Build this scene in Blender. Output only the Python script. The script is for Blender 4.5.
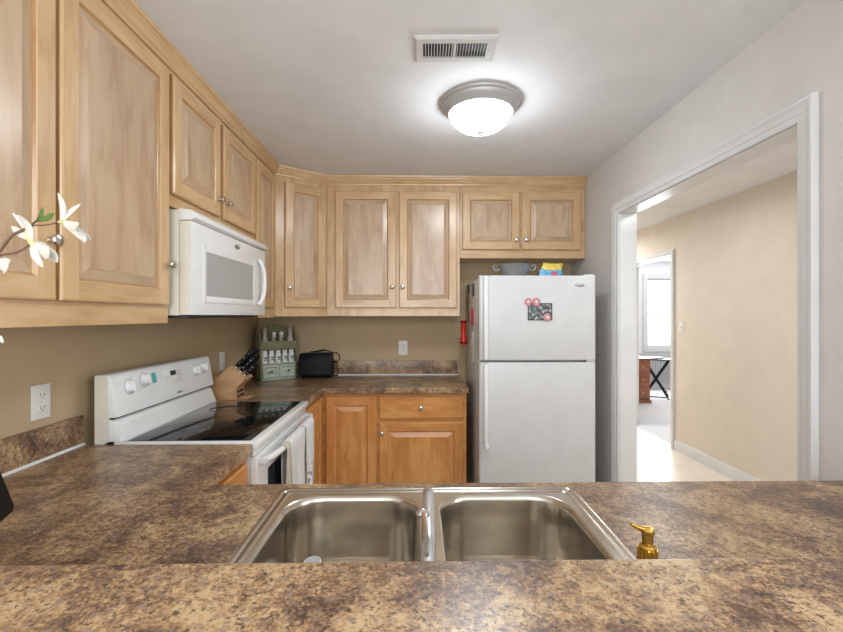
import bpy, bmesh, math, random
from mathutils import Vector, Matrix
random.seed(7)
PI = math.pi
for o in list(bpy.data.objects): bpy.data.objects.remove(o)
SC = bpy.context.scene
COL = SC.collection

# ------------------------------------------------------------------ camera, world, lights, exposure
cd = bpy.data.cameras.new('camera'); cam = bpy.data.objects.new('camera', cd); COL.objects.link(cam)
cam.location = (0, 0, 1.4058); cam.rotation_euler = (PI/2, 0, -0.0169)
cd.sensor_fit = 'HORIZONTAL'; cd.sensor_width = 36.0; cd.lens = 426.2/843*36.0
cd.shift_y = -0.0006; cd.clip_start = 0.02
SC.camera = cam
W = bpy.data.worlds.new('daylight'); SC.world = W; W.use_nodes = True
bg = W.node_tree.nodes['Background']; bg.inputs[0].default_value = (0.93, 0.97, 1.0, 1); bg.inputs[1].default_value = 1.5
def area(name, loc, rot, sx, sy, power, col):
    l = bpy.data.lights.new(name, 'AREA'); l.shape = 'RECTANGLE'; l.size = sx; l.size_y = sy; l.energy = power; l.color = col
    o = bpy.data.objects.new(name, l); COL.objects.link(o); o.location = loc; o.rotation_euler = rot
    return o
area('living_rear_fill', (-0.3, -3.85, 1.45), (-PI/2, 0, PI), 3.6, 1.9, 85, (0.88, 0.95, 1.0))  # fill from behind, added at an unseen rear window
area('living_side_fill', (2.70, -1.35, 1.5), (0, PI/2, 0), 1.7, 1.9, 62, (0.88, 0.95, 1.0))  # unseen side window light, added to brighten the left cabinets
area('study_window_daylight', (4.55, 8.05, 1.45), (-PI/2, 0, 0), 1.4, 1.2, 75, (0.94, 0.97, 1.0))
area('living_overhead_fill', (0.0, -1.7, 2.36), (0, 0, 0), 0.5, 0.5, 62, (0.93, 0.965, 1.0))  # overhead fill added behind the view, without a lamp fixture
for hy_, hp_ in ((1.3, 18), (3.3, 6), (5.5, 28)): area('hall_lamp_and_fill', (1.90, hy_, 2.36), (0, 0, 0), 0.5, 0.5, hp_, (0.92, 0.965, 1.0))  # middle one is the hall lamp; the end two are added fill
KITCHEN_LAMP = 40.0
SC.view_settings.view_transform = 'Standard'; SC.view_settings.look = 'None'
SC.view_settings.exposure = 0.15; SC.view_settings.gamma = 1.0; SC.view_settings.use_curve_mapping = False

# ------------------------------------------------------------------ materials
def new_mat(name):
    m = bpy.data.materials.new(name); m.use_nodes = True
    nt = m.node_tree; b = nt.nodes['Principled BSDF']
    return m, nt, b
def N(nt, t, **kw):
    n = nt.nodes.new(t)
    for k, v in kw.items(): setattr(n, k, v)
    return n
def ramp(nt, stops):
    r = N(nt, 'ShaderNodeValToRGB'); e = r.color_ramp.elements
    while len(e) < len(stops): e.new(0.5)
    for i, (p, c) in enumerate(stops): e[i].position = p; e[i].color = (*c, 1)
    return r
def plain(name, col, rough=0.5, metal=0.0, var=0.03, scale=6.0, coat=0.0, bump=0.0, bscale=80, emit=None, alpha=None, trans=0.0):
    m, nt, b = new_mat(name)
    tc = N(nt, 'ShaderNodeTexCoord'); nz = N(nt, 'ShaderNodeTexNoise'); nz.inputs['Scale'].default_value = scale
    nt.links.new(tc.outputs['Object'], nz.inputs['Vector'])
    c0 = tuple(max(0, c*(1-var)) for c in col); c1 = tuple(min(1, c*(1+var)) for c in col)
    r = ramp(nt, [(0.3, c0), (0.7, c1)]); nt.links.new(nz.outputs['Fac'], r.inputs['Fac'])
    nt.links.new(r.outputs['Color'], b.inputs['Base Color'])
    b.inputs['Roughness'].default_value = rough; b.inputs['Metallic'].default_value = metal
    b.inputs['Coat Weight'].default_value = coat; b.inputs['Coat Roughness'].default_value = 0.15
    b.inputs['Transmission Weight'].default_value = trans
    if bump:
        n2 = N(nt, 'ShaderNodeTexNoise'); n2.inputs['Scale'].default_value = bscale; n2.inputs['Detail'].default_value = 3
        nt.links.new(tc.outputs['Object'], n2.inputs['Vector'])
        bp = N(nt, 'ShaderNodeBump'); bp.inputs['Strength'].default_value = bump; bp.inputs['Distance'].default_value = 0.002
        nt.links.new(n2.outputs['Fac'], bp.inputs['Height']); nt.links.new(bp.outputs['Normal'], b.inputs['Normal'])
    if emit:
        b.inputs['Emission Color'].default_value = (*emit[0], 1); b.inputs['Emission Strength'].default_value = emit[1]
    return m
def wood(name, dark, mid, light, rough=0.32, coat=0.35, fig=1.0):
    m, nt, b = new_mat(name); L = nt.links.new
    uv = N(nt, 'ShaderNodeTexCoord'); mp = N(nt, 'ShaderNodeMapping'); mp.inputs['Scale'].default_value = (1, 0.22, 1)
    L(uv.outputs['UV'], mp.inputs['Vector'])
    n1 = N(nt, 'ShaderNodeTexNoise'); n1.inputs['Scale'].default_value = 16*fig; n1.inputs['Detail'].default_value = 4; n1.inputs['Distortion'].default_value = 0.8
    L(mp.outputs[0], n1.inputs['Vector'])
    mp2 = N(nt, 'ShaderNodeMapping'); mp2.inputs['Scale'].default_value = (1, 0.035, 1); L(uv.outputs['UV'], mp2.inputs['Vector'])
    n2 = N(nt, 'ShaderNodeTexNoise'); n2.inputs['Scale'].default_value = 130; n2.inputs['Detail'].default_value = 3
    L(mp2.outputs[0], n2.inputs['Vector'])
    mp3 = N(nt, 'ShaderNodeMapping'); mp3.inputs['Scale'].default_value = (1, 0.35, 1); L(uv.outputs['UV'], mp3.inputs['Vector'])
    n3 = N(nt, 'ShaderNodeTexNoise'); n3.inputs['Scale'].default_value = 5; n3.inputs['Detail'].default_value = 2
    L(mp3.outputs[0], n3.inputs['Vector'])
    a = N(nt, 'ShaderNodeMath', operation='MULTIPLY_ADD'); L(n2.outputs['Fac'], a.inputs[0]); a.inputs[1].default_value = 0.22; L(n1.outputs['Fac'], a.inputs[2])
    a2 = N(nt, 'ShaderNodeMath', operation='MULTIPLY_ADD'); L(n3.outputs['Fac'], a2.inputs[0]); a2.inputs[1].default_value = 0.55; L(a.outputs[0], a2.inputs[2])
    r = ramp(nt, [(0.66, dark), (0.86, mid), (1.0, light)])
    sub = N(nt, 'ShaderNodeMath', operation='SUBTRACT'); L(a2.outputs[0], sub.inputs[0]); sub.inputs[1].default_value = 0.02
    L(sub.outputs[0], r.inputs['Fac']); L(r.outputs['Color'], b.inputs['Base Color'])
    b.inputs['Roughness'].default_value = rough; b.inputs['Coat Weight'].default_value = coat; b.inputs['Coat Roughness'].default_value = 0.22
    return m
def laminate(name):
    m, nt, b = new_mat(name); L = nt.links.new
    tc = N(nt, 'ShaderNodeTexCoord')
    def noise(scale, detail=3, dist=0.0, rough=0.6):
        n = N(nt, 'ShaderNodeTexNoise'); n.inputs['Scale'].default_value = scale; n.inputs['Detail'].default_value = detail
        n.inputs['Distortion'].default_value = dist; n.inputs['Roughness'].default_value = rough
        L(tc.outputs['Object'], n.inputs['Vector']); return n
    big = noise(8, 3, 0.6); med = noise(62, 4, 0.3, 0.7); fine = noise(200, 3, 0.1, 0.7); spk = noise(120, 4, 0.3, 0.75)
    r1 = ramp(nt, [(0.40, (0.105, 0.058, 0.036)), (0.475, (0.215, 0.125, 0.075)), (0.53, (0.39, 0.24, 0.12)), (0.60, (0.55, 0.385, 0.215))])
    mix = N(nt, 'ShaderNodeMath', operation='MULTIPLY_ADD'); L(big.outputs['Fac'], mix.inputs[0]); mix.inputs[1].default_value = 0.50
    m2 = N(nt, 'ShaderNodeMath', operation='MULTIPLY_ADD'); L(med.outputs['Fac'], m2.inputs[0]); m2.inputs[1].default_value = 0.40
    m3 = N(nt, 'ShaderNodeMath', operation='MULTIPLY'); L(fine.outputs['Fac'], m3.inputs[0]); m3.inputs[1].default_value = 0.35
    L(m3.outputs[0], m2.inputs[2]); L(m2.outputs[0], mix.inputs[2])
    sb = N(nt, 'ShaderNodeMath', operation='SUBTRACT'); L(mix.outputs[0], sb.inputs[0]); sb.inputs[1].default_value = 0.128
    L(sb.outputs[0], r1.inputs['Fac'])
    # grey and dark flecks
    g = ramp(nt, [(0.545, (0, 0, 0)), (0.61, (0.88, 0.88, 0.88))]); L(spk.outputs['Fac'], g.inputs['Fac'])
    mx = N(nt, 'ShaderNodeMix', data_type='RGBA'); L(g.outputs['Color'], mx.inputs[0]); L(r1.outputs['Color'], mx.inputs[6]); mx.inputs[7].default_value = (0.055, 0.04, 0.035, 1)
    gn = noise(88, 4, 0.3, 0.7); g2 = ramp(nt, [(0.55, (0, 0, 0)), (0.62, (0.75, 0.75, 0.75))]); L(gn.outputs['Fac'], g2.inputs['Fac'])
    mx2 = N(nt, 'ShaderNodeMix', data_type='RGBA'); L(g2.outputs['Color'], mx2.inputs[0]); L(mx.outputs[2], mx2.inputs[6]); mx2.inputs[7].default_value = (0.27, 0.20, 0.155, 1)
    L(mx2.outputs[2], b.inputs['Base Color'])
    b.inputs['Roughness'].default_value = 0.30; b.inputs['Specular IOR Level'].default_value = 0.5
    return m
M = {}
M['maple'] = wood('honey_maple', (0.50, 0.31, 0.15), (0.61, 0.395, 0.205), (0.65, 0.445, 0.245))
M['edge'] = wood('dark_amber_maple_edge', (0.36, 0.19, 0.075), (0.46, 0.26, 0.11), (0.50, 0.30, 0.14))  # darker amber maple for door rims and panel grooves
M['panel'] = wood('pinkish_maple_panel', (0.43, 0.28, 0.175), (0.53, 0.365, 0.232), (0.57, 0.41, 0.27), fig=1.0)
M['maple_warm_lit'] = wood('honey_maple_warm_lit', (0.50, 0.205, 0.055), (0.60, 0.265, 0.075), (0.66, 0.33, 0.11))  # same maple for the base cabinets, warm light put into its colour
M['lam'] = laminate('brown_granite_laminate')
M['wall2'] = plain('greige_wall_paint', (0.66, 0.625, 0.60), 0.75, bump=0.08, bscale=220)
M['wall'] = plain('tan_wall_paint', (0.50, 0.375, 0.225), 0.75, bump=0.08, bscale=220)
M['hallwall'] = plain('warm_beige_wall_paint', (0.74, 0.655, 0.56), 0.75, bump=0.08, bscale=220)
M['ceil'] = plain('white_ceiling_paint', (0.80, 0.80, 0.81), 0.85, bump=0.08, bscale=200)
M['trim'] = plain('gloss_white_trim_paint', (0.70, 0.70, 0.69), 0.18)
M['floor'] = plain('pale_vinyl_floor', (0.72, 0.67, 0.61), 0.35, var=0.08, scale=3)
M['hallfloor'] = plain('tan_vinyl_floor', (0.80, 0.71, 0.60), 0.4, var=0.05)
M['carpet'] = plain('pale_grey_carpet', (0.66, 0.65, 0.64), 0.95, var=0.08, scale=60, bump=0.5, bscale=300)
M['white'] = plain('white_appliance_enamel', (0.80, 0.80, 0.79), 0.25, coat=0.2)
M['fridge'] = plain('white_textured_fridge_enamel', (0.60, 0.60, 0.595), 0.36, bump=0.12, bscale=500)
M['cream'] = plain('off_white_shaded_enamel', (0.72, 0.68, 0.58), 0.35)  # white enamel with side-face shade put into the cream tint
M['greyplastic'] = plain('light_grey_plastic', (0.55, 0.55, 0.54), 0.4)
M['dark'] = plain('dark_gap', (0.02, 0.02, 0.022), 0.5)
M['black'] = plain('black_plastic', (0.006, 0.006, 0.007), 0.45)
M['black'].node_tree.nodes['Principled BSDF'].inputs['Specular IOR Level'].default_value = 0.18
M['glass_top'] = plain('black_ceramic_glass', (0.008, 0.008, 0.009), 0.06, var=0.2, scale=200)
M['oven_glass'] = plain('dark_oven_glass', (0.02, 0.022, 0.024), 0.08)
M['micro_glass'] = plain('grey_mesh_window_glass', (0.40, 0.41, 0.40), 0.12, var=0.02, scale=4)
M['nickel'] = plain('brushed_nickel', (0.55, 0.52, 0.48), 0.28, metal=1.0)
M['steel'] = plain('brushed_stainless_steel', (0.58, 0.53, 0.46), 0.24, metal=1.0, var=0.06, scale=15)
M['silver2'] = plain('satin_faucet_metal', (0.62, 0.62, 0.62), 0.33, metal=0.85)
M['chrome'] = plain('chrome', (0.75, 0.75, 0.75), 0.08, metal=1.0)
M['gold'] = plain('polished_gold', (0.70, 0.43, 0.09), 0.22, metal=1.0)
M['pan'] = plain('satin_grey_metal', (0.50, 0.50, 0.50), 0.4, metal=0.3)
M['dome'] = plain('frosted_lit_glass', (0.9, 0.9, 0.9), 0.4, emit=((0.86, 0.945, 1.0), KITCHEN_LAMP))
M['caulk'] = plain('white_caulk', (0.72, 0.72, 0.70), 0.5)
M['plate'] = plain('white_cover_plate', (0.78, 0.77, 0.73), 0.35)
M['block'] = wood('pale_beech', (0.40, 0.20, 0.09), (0.52, 0.29, 0.14), (0.58, 0.35, 0.18), rough=0.45, coat=0.1)
M['green'] = plain('sage_green_shaded_wood', (0.19, 0.178, 0.10), 0.55, var=0.12, scale=20)  # sage paint, darkened to put in shade from the wall cabinet
M['green2'] = plain('pale_mint_painted_wood', (0.48, 0.54, 0.45), 0.5, var=0.1, scale=25)
M['ceramic'] = plain('white_ceramic', (0.78, 0.79, 0.76), 0.2)
M['clearjar'] = plain('greyish_glass_jar', (0.45, 0.42, 0.36), 0.1, coat=0.4)
M['print'] = plain('dark_blue_print', (0.06, 0.07, 0.10), 0.5)
M['teal'] = plain('teal_sticker', (0.10, 0.45, 0.45), 0.4)
M['ring'] = plain('faint_burner_print', (0.022, 0.022, 0.023), 0.12)
M['lcd'] = plain('lcd_glass', (0.03, 0.04, 0.04), 0.15)
M['towel'] = plain('white_cotton_towel', (0.74, 0.73, 0.72), 0.95, var=0.06, scale=40, bump=0.6, bscale=350)
M['towel_print'] = plain('white_towel_with_print', (0.74, 0.73, 0.72), 0.95, bump=0.6, bscale=350)
M['towel_shaded'] = plain('shaded_white_towel', (0.58, 0.52, 0.42), 0.95, var=0.06, scale=40, bump=0.6, bscale=350)  # white towel cotton, shade put into the cream colour
M['red'] = plain('red_plastic', (0.62, 0.03, 0.02), 0.3)
M['pink'] = plain('pink_enamel', (0.55, 0.22, 0.25), 0.5, var=0.3, scale=60)
M['paper_pink'] = plain('hot_pink_paper', (0.70, 0.12, 0.20), 0.6)
M['paper_tan'] = plain('tan_photo_paper', (0.50, 0.34, 0.16), 0.5, var=0.5, scale=30)
M['paper_dark'] = plain('dark_photo_print', (0.12, 0.13, 0.13), 0.4, var=0.8, scale=25)
M['paper_white'] = plain('white_paper', (0.72, 0.72, 0.70), 0.6)
M['petal'] = plain('white_petal', (0.72, 0.69, 0.62), 0.55, var=0.04, scale=40)
M['petal_base'] = plain('yellow_green_petal_base', (0.62, 0.60, 0.30), 0.55)
M['stem'] = plain('brown_stem', (0.14, 0.075, 0.045), 0.6)
M['leaf'] = plain('green_leaf', (0.09, 0.17, 0.03), 0.45, var=0.3, scale=60)
M['bag_blue'] = plain('blue_bag_film', (0.16, 0.42, 0.70), 0.3, var=0.3, scale=30)
M['bag_yellow'] = plain('yellow_bag_film', (0.80, 0.62, 0.12), 0.3, var=0.2, scale=40)
M['redwood'] = wood('red_brown_wood', (0.14, 0.035, 0.012), (0.27, 0.075, 0.025), (0.34, 0.11, 0.04))
M['greyfab'] = plain('grey_radiator_paint', (0.42, 0.42, 0.41), 0.6)
M['silver'] = plain('pewter', (0.36, 0.36, 0.37), 0.35, metal=0.7)
m, nt, b = new_mat('window_glass'); b.inputs['Base Color'].default_value = (1, 1, 1, 1); b.inputs['Roughness'].default_value = 0.0
b.inputs['Transmission Weight'].default_value = 1.0; b.inputs['IOR'].default_value = 1.02; M['glass'] = m
# framed black and white snapshot
m, nt, b = new_mat('black_and_white_snapshot')
tc = N(nt, 'ShaderNodeTexCoord'); nz = N(nt, 'ShaderNodeTexNoise'); nz.inputs['Scale'].default_value = 45; nz.inputs['Detail'].default_value = 4
nt.links.new(tc.outputs['Object'], nz.inputs['Vector']); r = ramp(nt, [(0.40, (0.04, 0.05, 0.05)), (0.55, (0.16, 0.17, 0.17)), (0.66, (0.60, 0.60, 0.60))])
nt.links.new(nz.outputs['Fac'], r.inputs['Fac']); nt.links.new(r.outputs['Color'], b.inputs['Base Color']); b.inputs['Roughness'].default_value = 0.3; M['snap'] = m

# ------------------------------------------------------------------ mesh helpers
class MB:
    def __init__(s): s.v = []; s.f = []; s.mi = []; s.g = []; s.mats = []; s.bid = 0
    def slot(s, m):
        if m not in s.mats: s.mats.append(m)
        return s.mats.index(m)
    def add(s, verts, faces, m, grain=2, T=None):
        o = len(s.v); k = s.slot(m); s.bid += 1
        off = (random.uniform(0, 9), random.uniform(0, 9))
        for p in verts:
            p = Vector(p)
            s.v.append(T @ p if T else p)
        for f in faces:
            s.f.append([i+o for i in f]); s.mi.append(k); s.g.append((grain, off))
    def box(s, x0, x1, y0, y1, z0, z1, m, grain=2, bev=0.0, seg=2, T=None):
        bm = bmesh.new()
        vs = [bm.verts.new(p) for p in [(x0,y0,z0),(x1,y0,z0),(x1,y1,z0),(x0,y1,z0),(x0,y0,z1),(x1,y0,z1),(x1,y1,z1),(x0,y1,z1)]]
        for f in [(0,3,2,1),(4,5,6,7),(0,1,5,4),(1,2,6,5),(2,3,7,6),(3,0,4,7)]: bm.faces.new([vs[i] for i in f])
        if bev: bmesh.ops.bevel(bm, geom=bm.edges[:], offset=bev, segments=seg, profile=0.6, affect='EDGES')
        s.take(bm, m, grain, T)
    def take(s, bm, m, grain=2, T=None):
        bm.verts.index_update()
        s.add([v.co.copy() for v in bm.verts], [[v.index for v in f.verts] for f in bm.faces], m, grain, T); bm.free()
    def prism(s, poly, axis, a0, a1, m, grain=2, bev=0.0, T=None):
        # poly: 2D points in the plane normal to axis (0:x -> (y,z), 1:y -> (x,z), 2:z -> (x,y))
        def P(q, a): return {0: (a, q[0], q[1]), 1: (q[0], a, q[1]), 2: (q[0], q[1], a)}[axis]
        bm = bmesh.new(); n = len(poly)
        A = [bm.verts.new(P(q, a0)) for q in poly]; B = [bm.verts.new(P(q, a1)) for q in poly]
        bm.faces.new(A); bm.faces.new(B[::-1])
        for i in range(n): bm.faces.new([A[i], B[i], B[(i+1) % n], A[(i+1) % n]])
        bmesh.ops.recalc_face_normals(bm, faces=bm.faces[:])
        if bev: bmesh.ops.bevel(bm, geom=bm.edges[:], offset=bev, segments=2, profile=0.6, affect='EDGES')
        s.take(bm, m, grain, T)
    def lathe(s, prof, c, m, axis=2, n=24, T=None, sx=1.0, sy=1.0, cap=True):
        # prof: (radius, height) list
        V = []; F = []
        for (r, h) in prof:
            for i in range(n):
                a = 2*PI*i/n; p = (r*math.cos(a)*sx, r*math.sin(a)*sy, h)
                if axis == 0: p = (p[2], p[0], p[1])
                elif axis == 1: p = (p[0], p[2], p[1])
                V.append((p[0]+c[0], p[1]+c[1], p[2]+c[2]))
        k = len(prof)
        for j in range(k-1):
            for i in range(n):
                q = [j*n+i, j*n+(i+1) % n, (j+1)*n+(i+1) % n, (j+1)*n+i]
                F.append(q if axis != 1 else q[::-1])
        if cap:
            a = list(range(n)); bb = [(k-1)*n+i for i in range(n)]
            F.append(a[::-1] if axis != 1 else a); F.append(bb if axis != 1 else bb[::-1])
        s.add(V, F, m, 2, T)
    def tube(s, pts, rad, m, n=10, T=None):
        pts = [Vector(p) for p in pts]; k = len(pts)
        if not hasattr(rad, '__len__'): rad = [rad]*k
        V = []; F = []; up = None
        for i, p in enumerate(pts):
            d = (pts[min(i+1, k-1)]-pts[max(i-1, 0)]).normalized()
            if up is None:
                up = Vector((0, 0, 1)) if abs(d.z) < 0.9 else Vector((1, 0, 0))
            up = (up - d*up.dot(d)).normalized(); sd = d.cross(up)
            for j in range(n):
                a = 2*PI*j/n; V.append(p+(up*math.cos(a)+sd*math.sin(a))*rad[i])
        for i in range(k-1):
            for j in range(n): F.append([i*n+j, i*n+(j+1) % n, (i+1)*n+(j+1) % n, (i+1)*n+j][::-1])
        F.append(list(range(n))); F.append([(k-1)*n+j for j in range(n)][::-1])
        s.add(V, F, m, 2, T)
    def sphere(s, c, r, m, sx=1, sy=1, sz=1, T=None, n=16):
        bm = bmesh.new(); bmesh.ops.create_uvsphere(bm, u_segments=n, v_segments=max(6, n//2), radius=r)
        for v in bm.verts: v.co = Vector((v.co.x*sx+c[0], v.co.y*sy+c[1], v.co.z*sz+c[2]))
        s.take(bm, m, 2, T)
    def build(s, name, parent=None, smooth=True, bevel=0.0, seg=2):
        me = bpy.data.meshes.new(name); me.from_pydata([tuple(v) for v in s.v], [], s.f)
        uvl = me.uv_layers.new(name='UVMap').data
        for p, k, (g, off) in zip(me.polygons, s.mi, s.g):
            p.material_index = k; n = p.normal
            rest = [a for a in range(3) if a != g]
            ua = rest[0] if abs(n[rest[0]]) <= abs(n[rest[1]]) else rest[1]
            if abs(n[g]) > 0.8: ua, va = rest
            else: va = g
            for li in p.loop_indices:
                co = me.vertices[me.loops[li].vertex_index].co
                uvl[li].uv = (co[ua]+off[0], co[va]+off[1])
        for m in s.mats: me.materials.append(m)
        if smooth:
            for p in me.polygons: p.use_smooth = True
            me.set_sharp_from_angle(angle=math.radians(35))
        me.update()
        o = bpy.data.objects.new(name, me); COL.objects.link(o)
        if parent: o.parent = parent
        if bevel:
            md = o.modifiers.new('bevel', 'BEVEL'); md.width = bevel; md.segments = seg; md.limit_method = 'ANGLE'
        return o
def tag(o, label=None, cat=None, group=None, kind=None):
    if label: o['label'] = label
    if cat: o['category'] = cat
    if group: o['group'] = group
    if kind: o['kind'] = kind
    return o
def thing(name, label, cat, loc=(0, 0, 0), rz=0.0, group=None):
    o = bpy.data.objects.new(name, None); COL.objects.link(o); o.empty_display_size = 0.05
    o.location = loc; o.rotation_euler = (0, 0, rz)
    return tag(o, label, cat, group)
def struct(mb, name, label=None, **kw):
    o = mb.build(name, **kw); o['kind'] = 'structure'
    if label: o['label'] = label; o['category'] = name.split('_')[0]
    return o
def cells(mb, xs, ys, solid, axis, a0, a1, m, grain=2):
    """orthogonal slab with holes: grid xs x ys in the plane normal to axis, solid(i,j) tells which cells are filled"""
    def P(x, y, a): return {0: (a, x, y), 1: (x, a, y), 2: (x, y, a)}[axis]
    bm = bmesh.new(); V = {}
    def vt(i, j, k):
        if (i, j, k) not in V: V[(i, j, k)] = bm.verts.new(P(xs[i], ys[j], (a0, a1)[k]))
        return V[(i, j, k)]
    nx, ny = len(xs)-1, len(ys)-1
    S = lambda i, j: 0 <= i < nx and 0 <= j < ny and solid(i, j)
    for i in range(nx):
        for j in range(ny):
            if not S(i, j): continue
            for k in (0, 1): bm.faces.new([vt(i, j, k), vt(i+1, j, k), vt(i+1, j+1, k), vt(i, j+1, k)])
            for (di, dj, a, b) in ((-1,0,(0,0),(0,1)), (1,0,(1,0),(1,1)), (0,-1,(0,0),(1,0)), (0,1,(0,1),(1,1))):
                if not S(i+di, j+dj):
                    bm.faces.new([vt(i+a[0], j+a[1], 0), vt(i+b[0], j+b[1], 0), vt(i+b[0], j+b[1], 1), vt(i+a[0], j+a[1], 1)])
    bmesh.ops.recalc_face_normals(bm, faces=bm.faces[:])
    bmesh.ops.dissolve_limit(bm, angle_limit=0.001, verts=bm.verts[:], edges=bm.edges[:])
    mb.take(bm, m, grain)

# ------------------------------------------------------------------ setting
XL, XR, YB, ZC = -1.262, 1.283, 3.486, 2.44
OY0, OY1, OZ = 1.386, 2.655, 2.058         # opening in the right wall (rough)
HX, DY0, DY1, DZ = 2.7325, 4.47, 5.46, 2.06  # hall wall with study doorway
b = MB(); b.box(-3.0, 1.383, -4.0, 3.6, -0.1, 0, M['floor'], grain=1); struct(b, 'floor')
b = MB(); b.box(1.383, 2.80, 0.2, 6.6, -0.1, 0, M['hallfloor']); struct(b, 'floor_hall')
b = MB(); b.box(2.80, 6.2, 3.8, 8.4, -0.1, 0, M['carpet']); struct(b, 'floor_study')
b = MB(); b.box(-3.0, 6.2, -4.0, 8.4, ZC, ZC+0.1, M['ceil']); struct(b, 'ceiling')
b = MB(); b.box(XL-0.12, XL, 0.44, YB+0.12, 0, ZC, M['wall']); struct(b, 'wall_left')
b = MB(); b.box(XL, XR, YB, YB+0.12, 0, ZC, M['wall']); struct(b, 'wall_back')
b = MB(); cells(b, [0.44, OY0, OY1, YB+0.12], [0, OZ, ZC], lambda i, j: not (i == 1 and j == 0), 0, XR, XR+0.10, M['wall2']); struct(b, 'wall_right')
b = MB(); b.box(XR, XR+0.10, YB+0.12, 6.6, 0, ZC, M['hallwall']); struct(b, 'wall_hall_left')
b = MB(); cells(b, [0.44, DY0, DY1, 8.4], [0, DZ, ZC], lambda i, j: not (i == 1 and j == 0), 0, HX, HX+0.115, M['hallwall']); struct(b, 'wall_hall_right')
b = MB(); b.box(XR+0.10, HX, 6.48, 6.6, 0, ZC, M['hallwall']); struct(b, 'wall_hall_end')
# living room behind the camera
b = MB(); b.box(-3.0, XL-0.12, 0.44, 0.56, 0, ZC, M['wall2']); struct(b, 'wall_living_left_return')
b = MB(); b.box(XR+0.10, HX, 0.44, 0.56, 0, ZC, M['wall2']); struct(b, 'wall_living_right_return')
b = MB(); b.box(-3.12, -3.0, -4.0, 0.56, 0, ZC, M['wall2']); struct(b, 'wall_living_left')
b = MB(); cells(b, [-4.0, -2.3, -0.4, 0.44], [0, 0.65, 2.35, ZC], lambda i, j: not (i == 1 and j == 1), 0, HX, HX+0.115, M['wall2']); struct(b, 'wall_living_right')  # opening made for the added side window
b = MB(); cells(b, [-3.0, -2.1, 1.5, HX], [0, 0.5, 2.4, ZC], lambda i, j: not (i == 1 and j == 1), 1, -4.0, -3.9, M['wall2']); struct(b, 'wall_living_rear')
b = MB(); b.box(XR+0.10, HX, -0.2, 0.44, -0.1, 0, M['floor'], grain=1); b.box(1.383, HX, -4.0, -0.2, -0.1, 0, M['floor'], grain=1); struct(b, 'floor_living')
# study
b = MB(); b.box(6.1, 6.2, 3.8, 8.4, 0, ZC, M['ceil']); struct(b, 'wall_study_right')
b = MB(); b.box(HX+0.115, 6.1, 3.8, 3.9, 0, ZC, M['ceil']); struct(b, 'wall_study_near')
WX0, WX1, WZ0, WZ1 = 4.47, 5.5, 0.80, 2.11
b = MB(); cells(b, [HX+0.115, WX0, WX1, 6.1], [0, WZ0, WZ1, ZC], lambda i, j: not (i == 1 and j == 1), 1, 8.1, 8.2, M['ceil']); struct(b, 'wall_study_far')
# study window: frame, sash rail, pane
def window_unit(name, x0, x1, z0, z1, y, face, cw=0.09):
    w = MB()
    y0, y1 = (y-0.02, y-0.001) if face < 0 else (y+0.001, y+0.02)
    w.box(x0-cw, x0, y0, y1, z0-cw, z1+cw, M['trim'], bev=0.003); w.box(x1, x1+cw, y0, y1, z0-cw, z1+cw, M['trim'], bev=0.003)
    w.box(x0, x1, y0, y1, z1, z1+cw, M['trim'], bev=0.003); w.box(x0, x1, y0, y1, z0-cw, z0, M['trim'], bev=0.003)
    yi = y+0.05 if face < 0 else y-0.05; zm = (z0+z1)/2
    for (a, c, d, e) in ((x0+0.001, x0+0.03, z0, z1), (x1-0.03, x1-0.001, z0, z1), (x0+0.03, x1-0.03, z0+0.001, z0+0.03), (x0+0.03, x1-0.03, z1-0.03, z1-0.001), (x0+0.03, x1-0.03, zm-0.015, zm+0.015)):
        w.box(a, c, yi-0.015, yi+0.015, d, e, M['trim'])
    o = struct(w, name)
    g = MB(); g.box(x0+0.03, x1-0.03, yi-0.002, yi+0.002, z0+0.03, z1-0.03, M['glass']); g.build('pane', o)
    return o
window_unit('window_1', WX0, WX1, WZ0, WZ1, 8.1, -1)
window_unit('added_rear_window', -2.1, 1.5, 0.5, 2.4, -3.9, 1, 0.035)  # unseen window added for the rear fill light
w3 = MB()  # unseen window added for the side fill light
for (a, c, d, e) in ((-2.299, -2.26, 0.651, 2.349), (-0.44, -0.401, 0.651, 2.349), (-2.26, -0.44, 0.651, 0.69), (-2.26, -0.44, 2.31, 2.349), (-2.26, -0.44, 1.48, 1.52), (-1.37, -1.33, 0.69, 1.48), (-1.37, -1.33, 1.52, 2.31)): w3.box(HX+0.04, HX+0.075, a, c, d, e, M['trim'])
w3 = struct(w3, 'window_3')  # unseen side window, added for the side fill
g3 = MB(); g3.box(HX+0.056, HX+0.060, -2.26, -0.44, 0.69, 2.31, M['glass']); g3.build('pane', w3)  # pane of the added side window
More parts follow.
